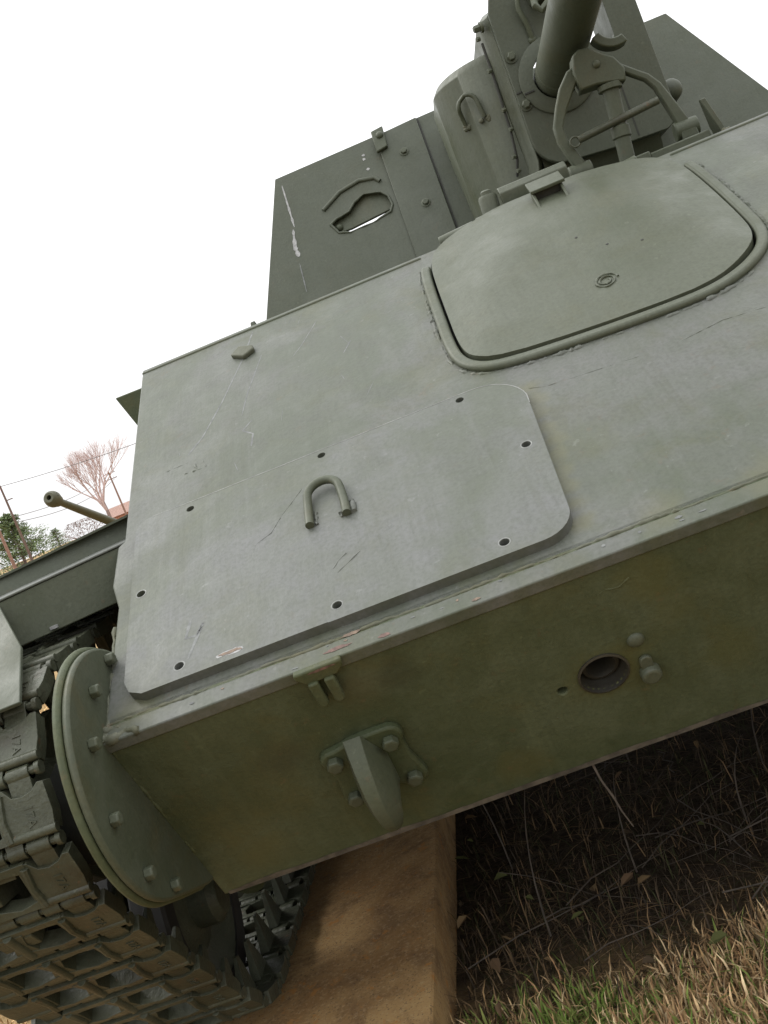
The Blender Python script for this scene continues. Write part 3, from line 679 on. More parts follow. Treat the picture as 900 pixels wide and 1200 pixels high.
# track path: sprocket, wheels, rear idler, top run
def track_path():
    P = []
    rear = (4.15, -0.28); RRr = 0.19
    # around front sprocket from top to lower tangent
    def tang(c1, r1, c2, r2):          # lower external tangent angle of the outward normal
        dx, dz = c2[0] - c1[0], c2[1] - c1[1]; d = math.hypot(dx, dz); base = math.atan2(dz, dx)
        return base - math.acos((r1 - r2) / d)
    a1 = tang(SP, SR, W1, WR)
    a0 = R(92)
    a1 = a1 % (2 * math.pi)
    for i in range(41):
        a = a0 + (a1 - a0) * i / 40; P.append((SP[0] + SR * math.cos(a), SP[1] + SR * math.sin(a)))
    for i in range(9):
        a = a1 + (R(270) - a1) * i / 8; P.append((W1[0] + WR * math.cos(a), W1[1] + WR * math.sin(a)))
    Wn = (3.6, W1[1])
    P.append((Wn[0], W1[1] - WR))
    b = tang(Wn, WR, rear, RRr) % (2 * math.pi)
    for i in range(9):
        a = R(270) + (b - R(270)) * i / 8; P.append((Wn[0] + WR * math.cos(a), Wn[1] + WR * math.sin(a)))
    for i in range(21):
        a = b + (R(450) - b) * i / 20; P.append((rear[0] + RRr * math.cos(a), rear[1] + RRr * math.sin(a)))
    for y, z in ((3.6, 0.055), (2.9, 0.098), (2.2, 0.085), (1.5, 0.112), (0.85, 0.108)): P.append((y, z))
    P.append(P[0]); return P
TP = track_path()
def resample(P, n):
    L = [0]
    for a, b in zip(P[:-1], P[1:]): L.append(L[-1] + math.hypot(b[0] - a[0], b[1] - a[1]))
    tot = L[-1]; out = []; k = 0
    for i in range(n):
        d = tot * (i + 0.1) / n
        while L[k + 1] < d: k += 1
        u = (d - L[k]) / (L[k + 1] - L[k]); out.append((P[k][0] * (1 - u) + P[k + 1][0] * u, P[k][1] * (1 - u) + P[k + 1][1] * u))
    return out, tot
_, tot = resample(TP, 10)
NL_ = round(tot / 0.100)
pins, _ = resample(TP, NL_)
for s in (-1, 1):
    for i in range(NL_):
        a, b = pins[i], pins[(i + 1) % NL_]
        c = ((a[0] + b[0]) / 2, (a[1] + b[1]) / 2); t = Vector((0, b[0] - a[0], b[1] - a[1])).normalized()
        # local y runs against the path so that x stays across and z points outwards
        yv = -t; xv = Vector((1, 0, 0)); zv = xv.cross(yv)
        rot = Matrix((xv, yv, zv)).transposed().to_euler()
        o = link_src if not link_mesh_used else copy_part(link_src, V)
        link_mesh_used = True
        o.location = (s * TX, c[0], c[1]); o.rotation_euler = rot
# drive sprocket: two toothed rings on a hub
def sprocket():
    m = MB(); n = 13
    for x in (-0.018, 0.018):
        pts = []
        for i in range(n):
            a = 2 * math.pi * i / n
            for da, r in ((-0.20, 0.165), (-0.07, 0.212), (0.07, 0.212), (0.20, 0.165)):
                pts.append((r * math.cos(a + da), r * math.sin(a + da)))
        m.prism(pts, x - 0.011, x + 0.011, lambda a, b, h: (h, a, b), holes=[circ(0, 0, 0.06, 18)])
    m.lathe([(0.06, -0.09), (0.075, -0.04), (0.075, 0.04), (0.06, 0.09)], (0, 0, 0), (1, 0, 0), 20)
    return m
sp_o = sprocket().build('drive_sprocket', M_track, V, bevel=0.002); sp_o.location = (-TX, SP[0], SP[1])
copy_part(sp_o, V, (TX, SP[0], SP[1]))
def wheel(rt):
    m = MB()
    for x in (-0.045, 0.045):
        m.lathe([(rt - 0.045, x - 0.032), (rt - 0.006, x - 0.032), (rt, x - 0.026), (rt, x + 0.026), (rt - 0.006, x + 0.032), (rt - 0.045, x + 0.032), (rt - 0.045, x - 0.032)], (0, 0, 0), (1, 0, 0), 40, False)
    return m
def wheel_disc(rt):
    m = MB()
    for x in (-0.045, 0.045):
        m.lathe([(0.03, x + 0.02 * (1 if x > 0 else -1)), (0.07, x + 0.012), (rt - 0.07, x - 0.012), (rt - 0.044, x - 0.028), (rt - 0.044, x + 0.028), (rt - 0.07, x + 0.012), (0.06, x - 0.01)], (0, 0, 0), (1, 0, 0), 36)
    m.lathe([(0.05, -0.11), (0.05, 0.10), (0.035, 0.115)], (0, 0, 0), (1, 0, 0), 20)
    return m
rtw = WR - 0.012
w0 = None; d0 = None
for s in (-1, 1):
    for i in range(6):
        loc = (s * TX, W1[0] + i * (3.6 - W1[0]) / 5, W1[1])
        if w0 is None:
            w0 = wheel(rtw).build('road_wheel', M_rubber, V, smooth=40); w0.location = loc
            d0 = wheel_disc(rtw).build('wheel_disc', M_track, w0, smooth=40)
        else:
            w = copy_part(w0, V, loc); copy_part(d0, w)
rr = MB(); rr.lathe([(0.03, -0.1), (0.055, -0.09), (0.055, -0.03), (0.03, -0.025), (0.03, 0.025), (0.055, 0.03), (0.055, 0.09), (0.03, 0.1)], (0, 0, 0), (1, 0, 0), 24)
rr_o = rr.build('return_roller', M_rubber, V, smooth=40); first = True
for s in (-1, 1):
    for y, z in ((1.0, 0.030), (2.0, 0.018), (3.0, 0.025)):
        o = rr_o if first else copy_part(rr_o, V); first = False; o.location = (s * TX, y, z)
idl = wheel_disc(0.175).build('idler_wheel', M_low, V, smooth=40); idl.location = (-TX, 4.15, -0.28); copy_part(idl, V, (TX, 4.15, -0.28))
# swing arms
sa = MB(); sa.tube([(0, 0, 0), (0, 0.10, 0.05), (0, 0.22, 0.10)], [0.03, 0.028, 0.04], 12); sa_o = sa.build('swing_arm', M_low, V); first = True
for s in (-1, 1):
    for i in range(6):
        o = sa_o if first else copy_part(sa_o, V); first = False; o.location = (s * 0.985, W1[0] + i * (3.6 - W1[0]) / 5, W1[1])

# ---- track guards
def guard(s):
    X = lambda x: s * x
    m = MB()   # front lip, slightly bent: lower towards the outside
    m.add([(X(0.885), 0.410, 0.226), (X(1.105), 0.300, 0.216), (X(1.105), 0.290, 0.136), (X(0.885), 0.406, 0.140),
           (X(0.885), 0.416, 0.226), (X(1.105), 0.306, 0.216), (X(1.105), 0.296, 0.136), (X(0.885), 0.412, 0.140)],
          [(0, 1, 2, 3), (4, 7, 6, 5), (0, 4, 5, 1), (3, 2, 6, 7), (0, 3, 7, 4), (1, 5, 6, 2)])
    g = m.build('track_guard', M_paint, V, bevel=0.002)
    m = MB()   # narrow ledge behind the lip
    m.add([(X(0.885), 0.407, 0.2265), (X(1.105), 0.297, 0.2165), (X(1.40), 0.46, 0.203), (X(0.885), 0.50, 0.230),
           (X(0.885), 0.407, 0.2305), (X(1.105), 0.297, 0.2205), (X(1.40), 0.46, 0.207), (X(0.885), 0.50, 0.234)],
          [(0, 1, 2, 3), (4, 7, 6, 5), (0, 4, 5, 1), (3, 2, 6, 7), (0, 3, 7, 4), (1, 5, 6, 2)])
    m.build('guard_ledge', M_plate, g, bevel=0.0015)
    m = MB()   # upright riser and the long top run behind it
    m.add([(X(0.885), 0.48, 0.225), (X(1.42), 0.46, 0.195), (X(1.42), 0.47, 0.237), (X(0.885), 0.50, 0.270),
           (X(0.885), 0.49, 0.225), (X(1.42), 0.47, 0.195), (X(1.42), 0.48, 0.237), (X(0.885), 0.51, 0.270)],
          [(0, 1, 2, 3), (4, 7, 6, 5), (0, 4, 5, 1), (3, 2, 6, 7), (0, 3, 7, 4), (1, 5, 6, 2)])
    m.build('guard_riser', M_shield, g, bevel=0.0015)
    m = MB()
    m.add([(X(0.903), 0.47, 0.266), (X(1.42), 0.48, 0.231), (X(1.42), 4.6, 0.225), (X(0.903), 4.6, 0.235),
           (X(0.903), 0.47, 0.270), (X(1.42), 0.48, 0.235), (X(1.42), 4.6, 0.229), (X(0.903), 4.6, 0.239)],
          [(0, 1, 2, 3), (4, 7, 6, 5), (0, 4, 5, 1), (3, 2, 6, 7), (0, 3, 7, 4), (1, 5, 6, 2)])
    m.build('guard_top', M_shield, g)
    m = MB(); m.box(min(X(1.420), X(1.426)), max(X(1.420), X(1.426)), 0.30, 4.6, 0.0, 0.232); m.build('added_skirt', M_shield, g)  # skirt added to keep side light off the upper track run
    m = MB()   # outer front flap that dips forward over the track
    A = [(X(1.099), 0.294, 0.213), (X(1.0475), 0.20, 0.146), (X(1.0070), 0.045, 0.088), (X(1.43), 0.045, 0.080), (X(1.43), 0.294, 0.200)]
    B = [(x, y + 0.004, z - 0.006) for x, y, z in A]
    m.add(A + B, [(0, 1, 4), (1, 2, 3, 4), (5, 9, 6), (6, 9, 8, 7)] + [(i, (i + 1) % 5, 5 + (i + 1) % 5, 5 + i) for i in range(5)])
    m.build('guard_flap', M_shield, g, bevel=0.0015, smooth=25)
    return g
guard(-1); guard(1)
m = MB(); m.box(-1.047, -1.035, 0.318, 0.3255, 0.142, 0.147); m.build('paint_chip', M_scratch, V)
# pannier corner behind the glacis edge
for s in (-1, 1):
    m = MB(); A = [(s * 1.30, 2.0, 0.612), (s * 0.91, 2.0, 0.612), (s * 0.91, 2.0, 0.24), (s * 1.20, 2.0, 0.24), (s * 1.293, 2.0, 0.47)]
    if s < 0: A = [(-1.300, 2.0, 0.611), (-0.91, 2.0, 0.606), (-0.91, 2.0, 0.24), (-1.40, 2.0, 0.24)]; A = [(-1.300, 2.0, 0.611), (-0.91, 2.0, 0.606), (-0.91, 2.0, 0.30), (-1.205, 2.0, 0.30)]
    else: A = [(1.300, 2.0, 0.611), (0.91, 2.0, 0.606), (0.91, 2.0, 0.30), (1.205, 2.0, 0.30)]
    B = [(x, 4.4, z) for x, y, z in A]
    m.add(A + B, [(0, 1, 2, 3), (4, 7, 6, 5)] + [(i, (i + 1) % 4, 4 + (i + 1) % 4, 4 + i) for i in range(4)])
    m.build('pannier', M_low, V, bevel=0.004)

# ---- fighting compartment: front shield leaning back 25 degrees, inward-leaning sides
tS = math.tan(R(25)); nS = Vector((0, -math.cos(R(25)), math.sin(R(25))))
def FS(x, z, h): return (x, 1.75 + (z - 0.6) * tS + nS.y * h, z + nS.z * h)
TH = 0.012
def slot_shape():
    return [(-0.452, 0.822), (-0.438, 0.790), (-0.405, 0.778), (-0.335, 0.778), (-0.275, 0.788), (-0.262, 0.806), (-0.266, 0.838), (-0.283, 0.858), (-0.33, 0.872), (-0.365, 0.860), (-0.39, 0.838), (-0.43, 0.832)]
m = MB()
m.prism([(-0.5640, 1.027), (-0.764, 0.530), (0.02, 0.530), (0.02, 1.030)], -TH, 0.0, FS, holes=[slot_shape()])
sh = m.build('front_shield', M_shield, V, bevel=0.002)
m = MB(); m.prism([(-0.460, 0.880), (-0.460, 0.800), (-0.400, 0.796), (-0.25, 0.807), (-0.25, 0.885)], -0.024, -0.015, FS); m.build('vision_flap', M_paint, sh, bevel=0.002)
m = MB(); m.tube([FS(*p, 0.002) for p in ((-0.459, 0.872), (-0.435, 0.884), (-0.395, 0.905), (-0.33, 0.915), (-0.285, 0.905), (-0.272, 0.888))], 0.0065, 10); m.build('drip_rib', M_shield, sh, smooth=60)
p, rs = bead([FS(*q, 0.0) for q in slot_shape()] + [FS(*slot_shape()[0], 0)], 0.0036, 0.012, 0.1); m = MB(); m.tube(p, rs, 8); m.build('slot_rim', M_shield, sh, smooth=60)
m = MB(); m.dome(FS(-0.432, 0.812, -0.015), nS, 0.012, 0.012); m.build('flap_pivot', M_paint, sh)
m = MB(); m.prism([(-0.238, 1.020), (-0.258, 0.545), (-0.124, 0.545), (-0.106, 1.025)], 0.001, 0.011, FS); strip = m.build('cover_strip', M_shield, sh, bevel=0.002)
m = MB(); m.prism([(-0.1055, 1.024), (-0.1235, 0.545), (-0.1185, 0.545), (-0.1005, 1.024)], 0.0005, 0.004, FS); m.build('seam', M_dark, strip)
for x, z in ((-0.175, 0.937), (-0.172, 0.765), (-0.17, 0.62)):
    m = MB(); m.bolt(FS(x, z, 0.011), nS, 0.0095, 0.010); m.build('bolt', M_paint, strip, smooth=40)
m = MB(); m.prism([(-0.246, 1.030), (-0.250, 0.962), (-0.214, 0.968), (-0.207, 1.034)], 0.011, 0.024, FS); m.build('top_bracket', M_paint, strip, bevel=0.003)
m = MB(); m.dome(FS(-0.224, 1.008, 0.024), nS, 0.012, 0.010); m.build('rivet', M_paint, strip)
stroke('white_scratch', [(-0.550, 0.998), (-0.553, 0.93), (-0.556, 0.86)], 0.0028, M_scratch, sh, FS, 0.0008, 0.5)
stroke('white_scratch', [(-0.562, 0.855), (-0.574, 0.80), (-0.572, 0.77)], 0.0048, M_scratch, sh, FS, 0.0008, 0.6)
stroke('white_scratch', [(-0.577, 0.75), (-0.585, 0.66)], 0.0015, M_scuff, sh, FS, 0.0008, 0.5)
for x, z in ((-0.293, 0.972), (-0.292, 0.938), (-0.29, 0.985)): blob('white_chip', x, z, 0.006, 0.005, M_scratch, FS, 0.0008, sh, 9, int(-x * 1000))
m = MB(); m.prism([(-0.756, 0.640), (-0.770, 0.640), (-0.785, 0.560), (-0.770, 0.560)], -0.02, 0.004, FS); m.build('side_flange', M_shield, sh, bevel=0.002)
# right half of the shield
m = MB(); m.prism([(0.10, 1.030), (0.10, 0.530), (0.884, 0.530), (0.671, 1.023)], -TH, 0.0, FS); m.build('front_shield', M_shield, V, bevel=0.002)
# side and rear walls of the open compartment
for s, xb, xt in ((-1, -0.764, -0.564), (1, 0.884, 0.671)):
    m = MB(); A = [FS(xb, 0.53, -0.013), FS(xt, 1.024, -0.013), (xt, 3.9, 0.86), (xb, 4.0, 0.53)]
    B = [(x - s * 0.012, y, z) for x, y, z in A]
    m.add(A + B, [(0, 1, 2, 3), (4, 7, 6, 5)] + [(i, (i + 1) % 4, 4 + (i + 1) % 4, 4 + i) for i in range(4)]); m.build('side_armour', M_shield, V)
m = MB(); m.box(-0.74, 0.86, 3.98, 3.995, 0.53, 0.78); m.build('rear_armour', M_shield, V)

# ---- gun mounting: rounded housing left of the mantlet
plan = [(-0.062, 1.86), (-0.062, 1.66)] + [(0.09 + 0.152 * math.cos(R(180 + 90 * i / 14)), 1.65 + 0.17 * math.sin(R(180 + 90 * i / 14))) for i in range(15)] + [(0.10, 1.86)]
m = MB()
def house_z(i): return 1.004 + 0.02 * min(i, 6) / 6
n = len(plan)
fine = []
for i in range(n - 1):
    for k in range(4): fine.append(tuple(plan[i][c] * (1 - k / 4) + plan[i + 1][c] * k / 4 for c in (0, 1)))
fine.append(plan[-1]); nf = len(fine)
m.v = [(x, y, 0.53) for x, y in fine] + [(x, y, 0.985) for x, y in fine] + [(x * 0.9 + 0.01, y + 0.015, 1.006) for x, y in fine]
for l in range(2):
    for i in range(nf):
        j = (i + 1) % nf; m.f.append((l * nf + i, l * nf + j, (l + 1) * nf + j, (l + 1) * nf + i))
m.f.append(tuple(range(2 * nf, 3 * nf)))
hs_o = m.build('gun_housing', M_hatch, V, smooth=40, bevel=0.002)
hp = [(-0.017, 1.5, 0.868), (-0.020, 1.49, 0.900)] + [(0.004 + 0.024 * math.cos(math.pi - math.pi * i / 8), 1.482, 0.905 + 0.024 * math.sin(math.pi * i / 8)) for i in range(9)] + [(0.029, 1.482, 0.895), (0.033, 1.488, 0.862)]
hp = [(x, y - 0.0 + 0.02 * (1 if x < 0 else 0), z) for x, y, z in hp]
m = MB(); m.tube(hp, 0.0058, 10); m.build('lifting_handle', M_paint, hs_o, smooth=60)
for x, y, z in ((-0.017, 1.522, 0.862), (0.033, 1.492, 0.856)):
    m = MB()
    for k in range(5): m.dome((x + random.uniform(-0.012, 0.012), y, z + random.uniform(-0.006, 0.004)), (-0.3, -1, 0), 0.007, 0.006, 8)
    m.build('weld_lump', M_weld, hs_o, smooth=60)
# mantlet box with its face plate
GX, GZ = 0.2275, 0.875
BD = (0.014, -1.0, 0.0758)
YF = 1.42
fp = arc(0.190, 0.745, 0.078, 180, 270, 6) + [(0.30, 0.655)] + arc(0.425, 0.690, 0.042, 270, 360, 5) + [(0.462, 1.13), (0.40, 1.18), (0.20, 1.18), (0.150, 1.145), (0.120, 1.07)]
sight = rrect(0.328, 0.388, 0.900, 1.06, 0.012, 3)
m = MB()
m.prism(fp, YF, YF + 0.024, lambda a, b, h: (a, h, b), holes=[circ(GX, GZ, 0.061, 32), sight])
face = m.build('mantlet_face', M_shield, V, bevel=0.004)
m = MB()   # chamfered flank between face and housing
A = [(0.110, YF + 0.012, 0.73), (0.118, YF + 0.012, 1.075), (0.090, 1.49, 1.070), (0.072, 1.49, 0.66), (0.13, YF + 0.02, 0.68)]
side_p = [(0.1135, 1.435), (0.092, 1.46), (0.085, 1.50), (0.085, 1.85), (0.112, 1.85), (0.125, 1.46)]
m.v = [(x - 0.030, y, 0.60) for x, y in side_p] + [(x, y, 0.70) for x, y in side_p] + [(x + 0.006, y, 1.072) for x, y in side_p] + [(x + 0.02, y + 0.01, 1.085) for x, y in side_p]
for l in range(3):
    for i in range(6): j = (i + 1) % 6; m.f.append((l * 6 + i, l * 6 + j, l * 6 + 6 + j, l * 6 + 6 + i))
m.f += [tuple(range(18, 24)), tuple(reversed(range(6)))]
flank = m.build('mantlet_flank', M_hatch, V, bevel=0.003)
m = MB(); m.box(0.44, 0.460, YF + 0.026, 1.85, 0.66, 1.12); m.build('mantlet_flank', M_shield, V, bevel=0.003)
# cylinder of the mount below the face
m = MB(); m.lathe([(0.16, 0), (0.16, 0.012), (0.155, 0.018)] + [(0.15, 0.03), (0.15, 0.30)], (0.125, 1.62, 0.70), (1, 0, 0), 36); m.build('mount_drum', M_paint, V, smooth=40)
# seams, ring, bolts and fittings of the face
m = MB(); m.lathe([(0.061, -0.002), (0.096, -0.002), (0.096, 0.007), (0.091, 0.010), (0.061, 0.010), (0.061, -0.002)], (GX, YF, GZ), (0, -1, 0), 40, False); ring = m.build('barrel_ring', M_shield, face, smooth=40)
for q in ((0.117, 0.136, YF - 0.0025, YF + 0.001, 0.866, 0.8695), (0.135, 0.160, YF - 0.013, YF + 0.001, 0.855, 0.859), (0.360, 0.3635, YF - 0.0012, YF + 0.001, 0.66, 0.80)):
    m = MB(); m.box(*q); m.build('seam', M_dark, face)
m = MB(); m.tube([(0.086, 1.447, 1.02), (0.084, 1.452, 0.93), (0.078, 1.458, 0.80), (0.068, 1.46, 0.725), (0.055, 1.475, 0.69)], 0.0035, 8); m.build('seam', M_dark, flank)
for x, z in ((0.137, 0.955), (0.130, 0.835)):
    m = MB(); m.lathe([(0.016, -0.002), (0.016, 0.004)], (x, YF, z), (0, -1, 0), 18); m.bolt((x, YF - 0.003, z), (0, -1, 0), 0.0105, 0.012, False); m.build('bolt', M_paint, face, smooth=40)
for y, z in ((1.445, 1.03), (1.452, 0.95), (1.458, 0.85), (1.46, 0.80), (1.462, 0.735), (1.47, 0.70)):
    m = MB(); m.bolt((0.083 if z > 0.76 else 0.066, y - 0.006, z), (-1, -0.6, 0), 0.006, 0.010, False); m.build('bolt', M_paint, flank, smooth=40)
m = MB(); m.bolt((0.098, 1.44, 1.055), (-1, -0.2, 0), 0.009, 0.022, True); m.build('bolt', M_paint, flank)
m = MB(); m.tube([(0.200, YF - 0.003, 0.975), (0.198, YF - 0.012, 1.01), (0.190, YF - 0.018, 1.05), (0.196, YF - 0.018, 1.075), (0.215, YF - 0.018, 1.09), (0.235, YF - 0.01, 1.088)], 0.0065, 10); m.dome((0.200, YF, 0.972), (0, -1, 0), 0.011, 0.009); m.build('face_handle', M_paint, face, smooth=60)
m = MB(); m.tube([(0.232, YF - 0.02, 1.06), (0.225, YF - 0.05, 1.03), (0.235, YF - 0.055, 1.015), (0.26, YF - 0.05, 1.03), (0.275, YF - 0.03, 1.06)], 0.009, 10); m.box(0.222, 0.262, YF - 0.03, YF + 0.001, 1.045, 1.075); m.build('hook_fitting', M_paint, face, bevel=0.003)
m = MB(); m.dome((0.536, 1.66, 0.770), (0.1, -1, 0.1), 0.029, 0.024, 24); m.lathe([(0.030, -0.12), (0.030, 0.0)], (0.536, 1.66, 0.770), (0.1, -1, 0.1), 24); m.build('sight_cap', M_shield, V, smooth=50)
# barrel, straight towards the viewer and out of the picture
m = MB()
m.lathe([(0.056, -0.12), (0.056, 0.048), (0.0545, 0.050), (0.0545, 0.052), (0.0555, 0.053), (0.054, 0.60), (0.050, 0.75), (0.046, 2.20), (0.046, 2.25)], (GX, YF, GZ), BD, 48); barrel = m.build('gun_barrel', M_paint, V, smooth=30)
m = MB()
b0 = Vector((GX, YF, GZ)) + Vector(BD).normalized() * 2.24
m.lathe([(0.05, 0), (0.085, 0.02), (0.085, 0.06), (0.055, 0.07), (0.055, 0.11), (0.09, 0.12), (0.09, 0.17), (0.06, 0.2), (0.042, 0.2), (0.042, 0.02)], b0, BD, 32, False); m.build('muzzle_brake', M_paint, V, smooth=30)

# ---- travel lock: A-frame standing on the deck behind the hatch
YL = 1.10
def FY(a, b, h): return (a, YL + h, b)
m = MB()
m.prism([(0.200, 0.750), (0.196, 0.79), (0.206, 0.824), (0.222, 0.832), (0.245, 0.828), (0.268, 0.805), (0.288, 0.790), (0.302, 0.760), (0.296, 0.732), (0.262, 0.742), (0.235, 0.748)], -0.026, 0.030, FY)
lock = m.build('travel_lock', M_paint, V, bevel=0.004)
def flatbar(name, pts, w, t, parent, mat=M_paint):
    m = MB(); P = [Vector((p[0], p[1])) for p in pts]; L = []; Rr = []
    for i, p in enumerate(P):
        d = (P[min(i + 1, len(P) - 1)] - P[max(i - 1, 0)]).normalized(); nn = Vector((-d.y, d.x)); ww = w[i] if isinstance(w, (list, tuple)) else w
        L.append(tuple(p + nn * ww)); Rr.append(tuple(p - nn * ww))
    m.prism(L + list(reversed(Rr)), -t, t, FY); return m.build(name, mat, parent, bevel=0.004, smooth=50)
flatbar('lock_leg', [(0.218, 0.80), (0.196, 0.79), (0.172, 0.765), (0.150, 0.735), (0.130, 0.700), (0.128, 0.670), (0.140, 0.625), (0.147, 0.60)], [0.010, 0.015, 0.016, 0.013, 0.011, 0.011, 0.012, 0.013], 0.012, lock)
flatbar('lock_leg', [(0.292, 0.770), (0.320, 0.745), (0.343, 0.725), (0.358, 0.700), (0.366, 0.670), (0.378, 0.625), (0.383, 0.60)], [0.008, 0.008, 0.008, 0.009, 0.011, 0.013, 0.015], 0.011, lock)
for x in (0.143, 0.386):
    m = MB(); m.tube([(x - 0.026, YL, 0.592), (x + 0.026, YL, 0.590)], 0.021, 16); m.box(x - 0.018, x + 0.018, YL - 0.02, YL + 0.03, 0.536, 0.59); m.build('lock_pivot', M_paint, lock, bevel=0.003)
m = MB(); m.lathe([(0.027, 0), (0.027, 0.012), (0.0185, 0.013), (0.0175, 0.09), (0.021, 0.092), (0.021, 0.115), (0.0175, 0.117), (0.0175, 0.20)], (0.263, YL - 0.006, 0.741), (-0.11, 0, -1), 20); m.build('lock_post', M_paint, lock, smooth=40, bevel=0.001)
m = MB(); m.tube([(0.158, YL - 0.022, 0.655), (0.345, YL - 0.022, 0.668)], 0.0085, 12)
P = [(0.150 + 0.011 * math.cos(a), YL - 0.022, 0.654 + 0.011 * math.sin(a)) for a in [2 * math.pi * i / 14 for i in range(15)]]; m.tube(P, 0.0026, 6, False); m.build('lock_pin', M_track, lock, smooth=40)
m = MB(); m.dome((0.248, YL - 0.026, 0.788), (0, -1, 0), 0.009, 0.007); m.build('bolt', M_paint, lock)
m = MB(); m.prism(arc(0.31, 0.862, 0.055, 200, 290, 8) + list(reversed(arc(0.31, 0.862, 0.035, 200, 290, 8))), -0.02, 0.02, FY); m.build('barrel_cradle', M_paint, lock, bevel=0.003)
m = MB(); m.box(0.115, 0.40, 1.06, 1.16, 0.537, 0.549); m.box(0.20, 0.27, 0.985, 1.05, 0.538, 0.565); m.box(0.27, 0.40, 0.99, 1.00, 0.536, 0.56); m.build('lock_base', M_paint, lock, bevel=0.003)
m = MB(); m.prism([(0.0, 0.0), (0.055, 0.0), (0.05, 0.03), (0.012, 0.085), (0.0, 0.085)], -0.006, 0.006, lambda a, b, h: (0.406 + h + (0.085 - b) * 0.25, 0.985 + a, 0.537 + b)); m.build('deck_gusset', M_paint, V, bevel=0.002)
weld('weld_seam', [(0.418 + 0.02 * i / 4, 0.975, 0.540) for i in range(5)], 0.006)

# ================================================================== BACKGROUND
def gz(x, y): return -0.02 - 0.0115 * max(0, math.hypot(x, y) - 15)
def W(x, y, z): return Vector((x, y, z + Z0))
# ---- second gun standing in the field, muzzle towards us
mz = W(-4.777, 10.0, 0.633); gd = (W(-4.735, 11.0, 0.262) - mz).normalized()
G = empty('field_gun', (mz.x + gd.x * 2.3, mz.y + gd.y * 2.3, 0)); tag(G, 'small olive field gun with ball-shaped muzzle brake seen beyond the track guard', 'field gun')
def gl(p): return Vector(p) - G.location
m = MB(); m.lathe([(0.042, 0.10), (0.040, 0.16), (0.046, 0.6), (0.055, 1.5), (0.07, 1.9), (0.07, 2.5)], gl(mz), gd, 24); m.build('gun_barrel', M_gunpaint, G)
m = MB(); m.lathe([(0.028, 0.06), (0.028, -0.085), (0.055, -0.088), (0.078, -0.062), (0.090, -0.02), (0.090, 0.02), (0.078, 0.06), (0.066, 0.075), (0.066, 0.105), (0.05, 0.12), (0.04, 0.13)], gl(mz), gd, 28, False); mbk = m.build('muzzle_brake', M_gunpaint, G, smooth=40)
sd_ = gd.cross(Vector((0, 0, 1))).normalized(); un = sd_.cross(gd).normalized()
for a in (-1, 1):
    m = MB(); m.lathe([(0.022, 0.070), (0.022, 0.087), (0.020, 0.088)], gl(mz) + gd * -0.01, sd_ * a + un * 0.25 - gd * 0.25, 14); m.build('vent_hole', M_dark, mbk)
m = MB(); m.lathe([(0.05, 1.3), (0.05, 2.4)], gl(mz) - un * 0.11, gd, 16); m.build('recoil_cradle', M_gunpaint, G)
m = MB(); m.prism([(-0.62, 0.3), (-0.62, 0.75), (-0.45, 0.92), (-0.08, 0.92), (-0.08, 0.6), (0.08, 0.6), (0.08, 0.92), (0.45, 0.92), (0.62, 0.75), (0.62, 0.3)], 0.0, 0.012, lambda a, b, h: (a, h - 0.1 + (b - 0.7) * 0.25, b)); m.build('gun_shield', M_gunpaint, G)
for x in (-0.72, 0.72):
    m = MB(); m.lathe([(0.30, -0.05), (0.40, -0.06), (0.43, -0.03), (0.43, 0.03), (0.40, 0.06), (0.30, 0.05)], (x, 0.1, 0.42), (1, 0, 0), 32, False); w = m.build('wheel', M_rubber, G)
    m = MB(); m.lathe([(0.05, -0.08), (0.07, 0.0), (0.30, -0.04), (0.31, 0.04), (0.05, 0.08)], (x, 0.1, 0.42), (1, 0, 0), 24); m.build('wheel_rim', M_gunpaint, w)
for x in (-0.25, 0.25):
    m = MB(); m.tube([(x, 0.1, 0.45), (x * 2.2, 2.4, 0.08)], 0.05, 10); m.build('trail_leg', M_gunpaint, G)
m = MB(); m.tube([(-0.72, 0.1, 0.42), (0.72, 0.1, 0.42)], 0.045, 12); m.build('axle', M_gunpaint, G)

# ---- bare tree
def bare_tree(name, loc, height, label, seed, spread=0.45, mat_t=M_bark, mat_c=M_twigs):
    rnd = random.Random(seed); loc = (loc[0], loc[1], gz(loc[0], loc[1]) - 0.1); T = empty(name, loc); tag(T, label, 'tree')
    tr = MB(); cr = MB()
    def grow(p, d, l, r, depth):
        pts = [p]; q = p; dd = d
        for k in range(3):
            dd = (dd + Vector((rnd.uniform(-.10, .10), rnd.uniform(-.10, .10), rnd.uniform(0, .07)))).normalized(); q = q + dd * l / 3; pts.append(q)
        (tr if depth == 0 else cr).tube(pts, [r, r * .87, r * .74, r * .62], 6 if depth < 2 else 3, depth < 2)
        if depth >= 6 or r < 0.006: return
        nn = 5 if depth == 0 else rnd.choice((3, 3, 4))
        for i in range(nn):
            a = rnd.uniform(0, 6.28) if depth else 6.28 * i / nn + rnd.uniform(-.3, .3)
            s_ = spread * rnd.uniform(0.6, 1.35)
            side_v = Vector((math.cos(a), math.sin(a), 0)); nd = (dd * math.cos(s_) + side_v * math.sin(s_) + Vector((0, 0, 0.12))).normalized()
            grow(pts[-1] if i < 2 else pts[2], nd, l * rnd.uniform(0.62, 0.84), r * 0.62 * rnd.uniform(0.75, 1.05), depth + 1)
    grow(Vector((0, 0, 0)), Vector((0.05, 0, 1)).normalized(), height * 0.24, height * 0.017, 0)
    tr.build('trunk', mat_t, T, smooth=60, recalc=False); cr.build('crown', mat_c, T, smooth=60, recalc=False)
    return T
bare_tree('bare_tree', (-49.8, 140, 0), 17.5, 'leafless tree with fine pinkish twigs fanning out beside the armoured nose', 3, 0.42)
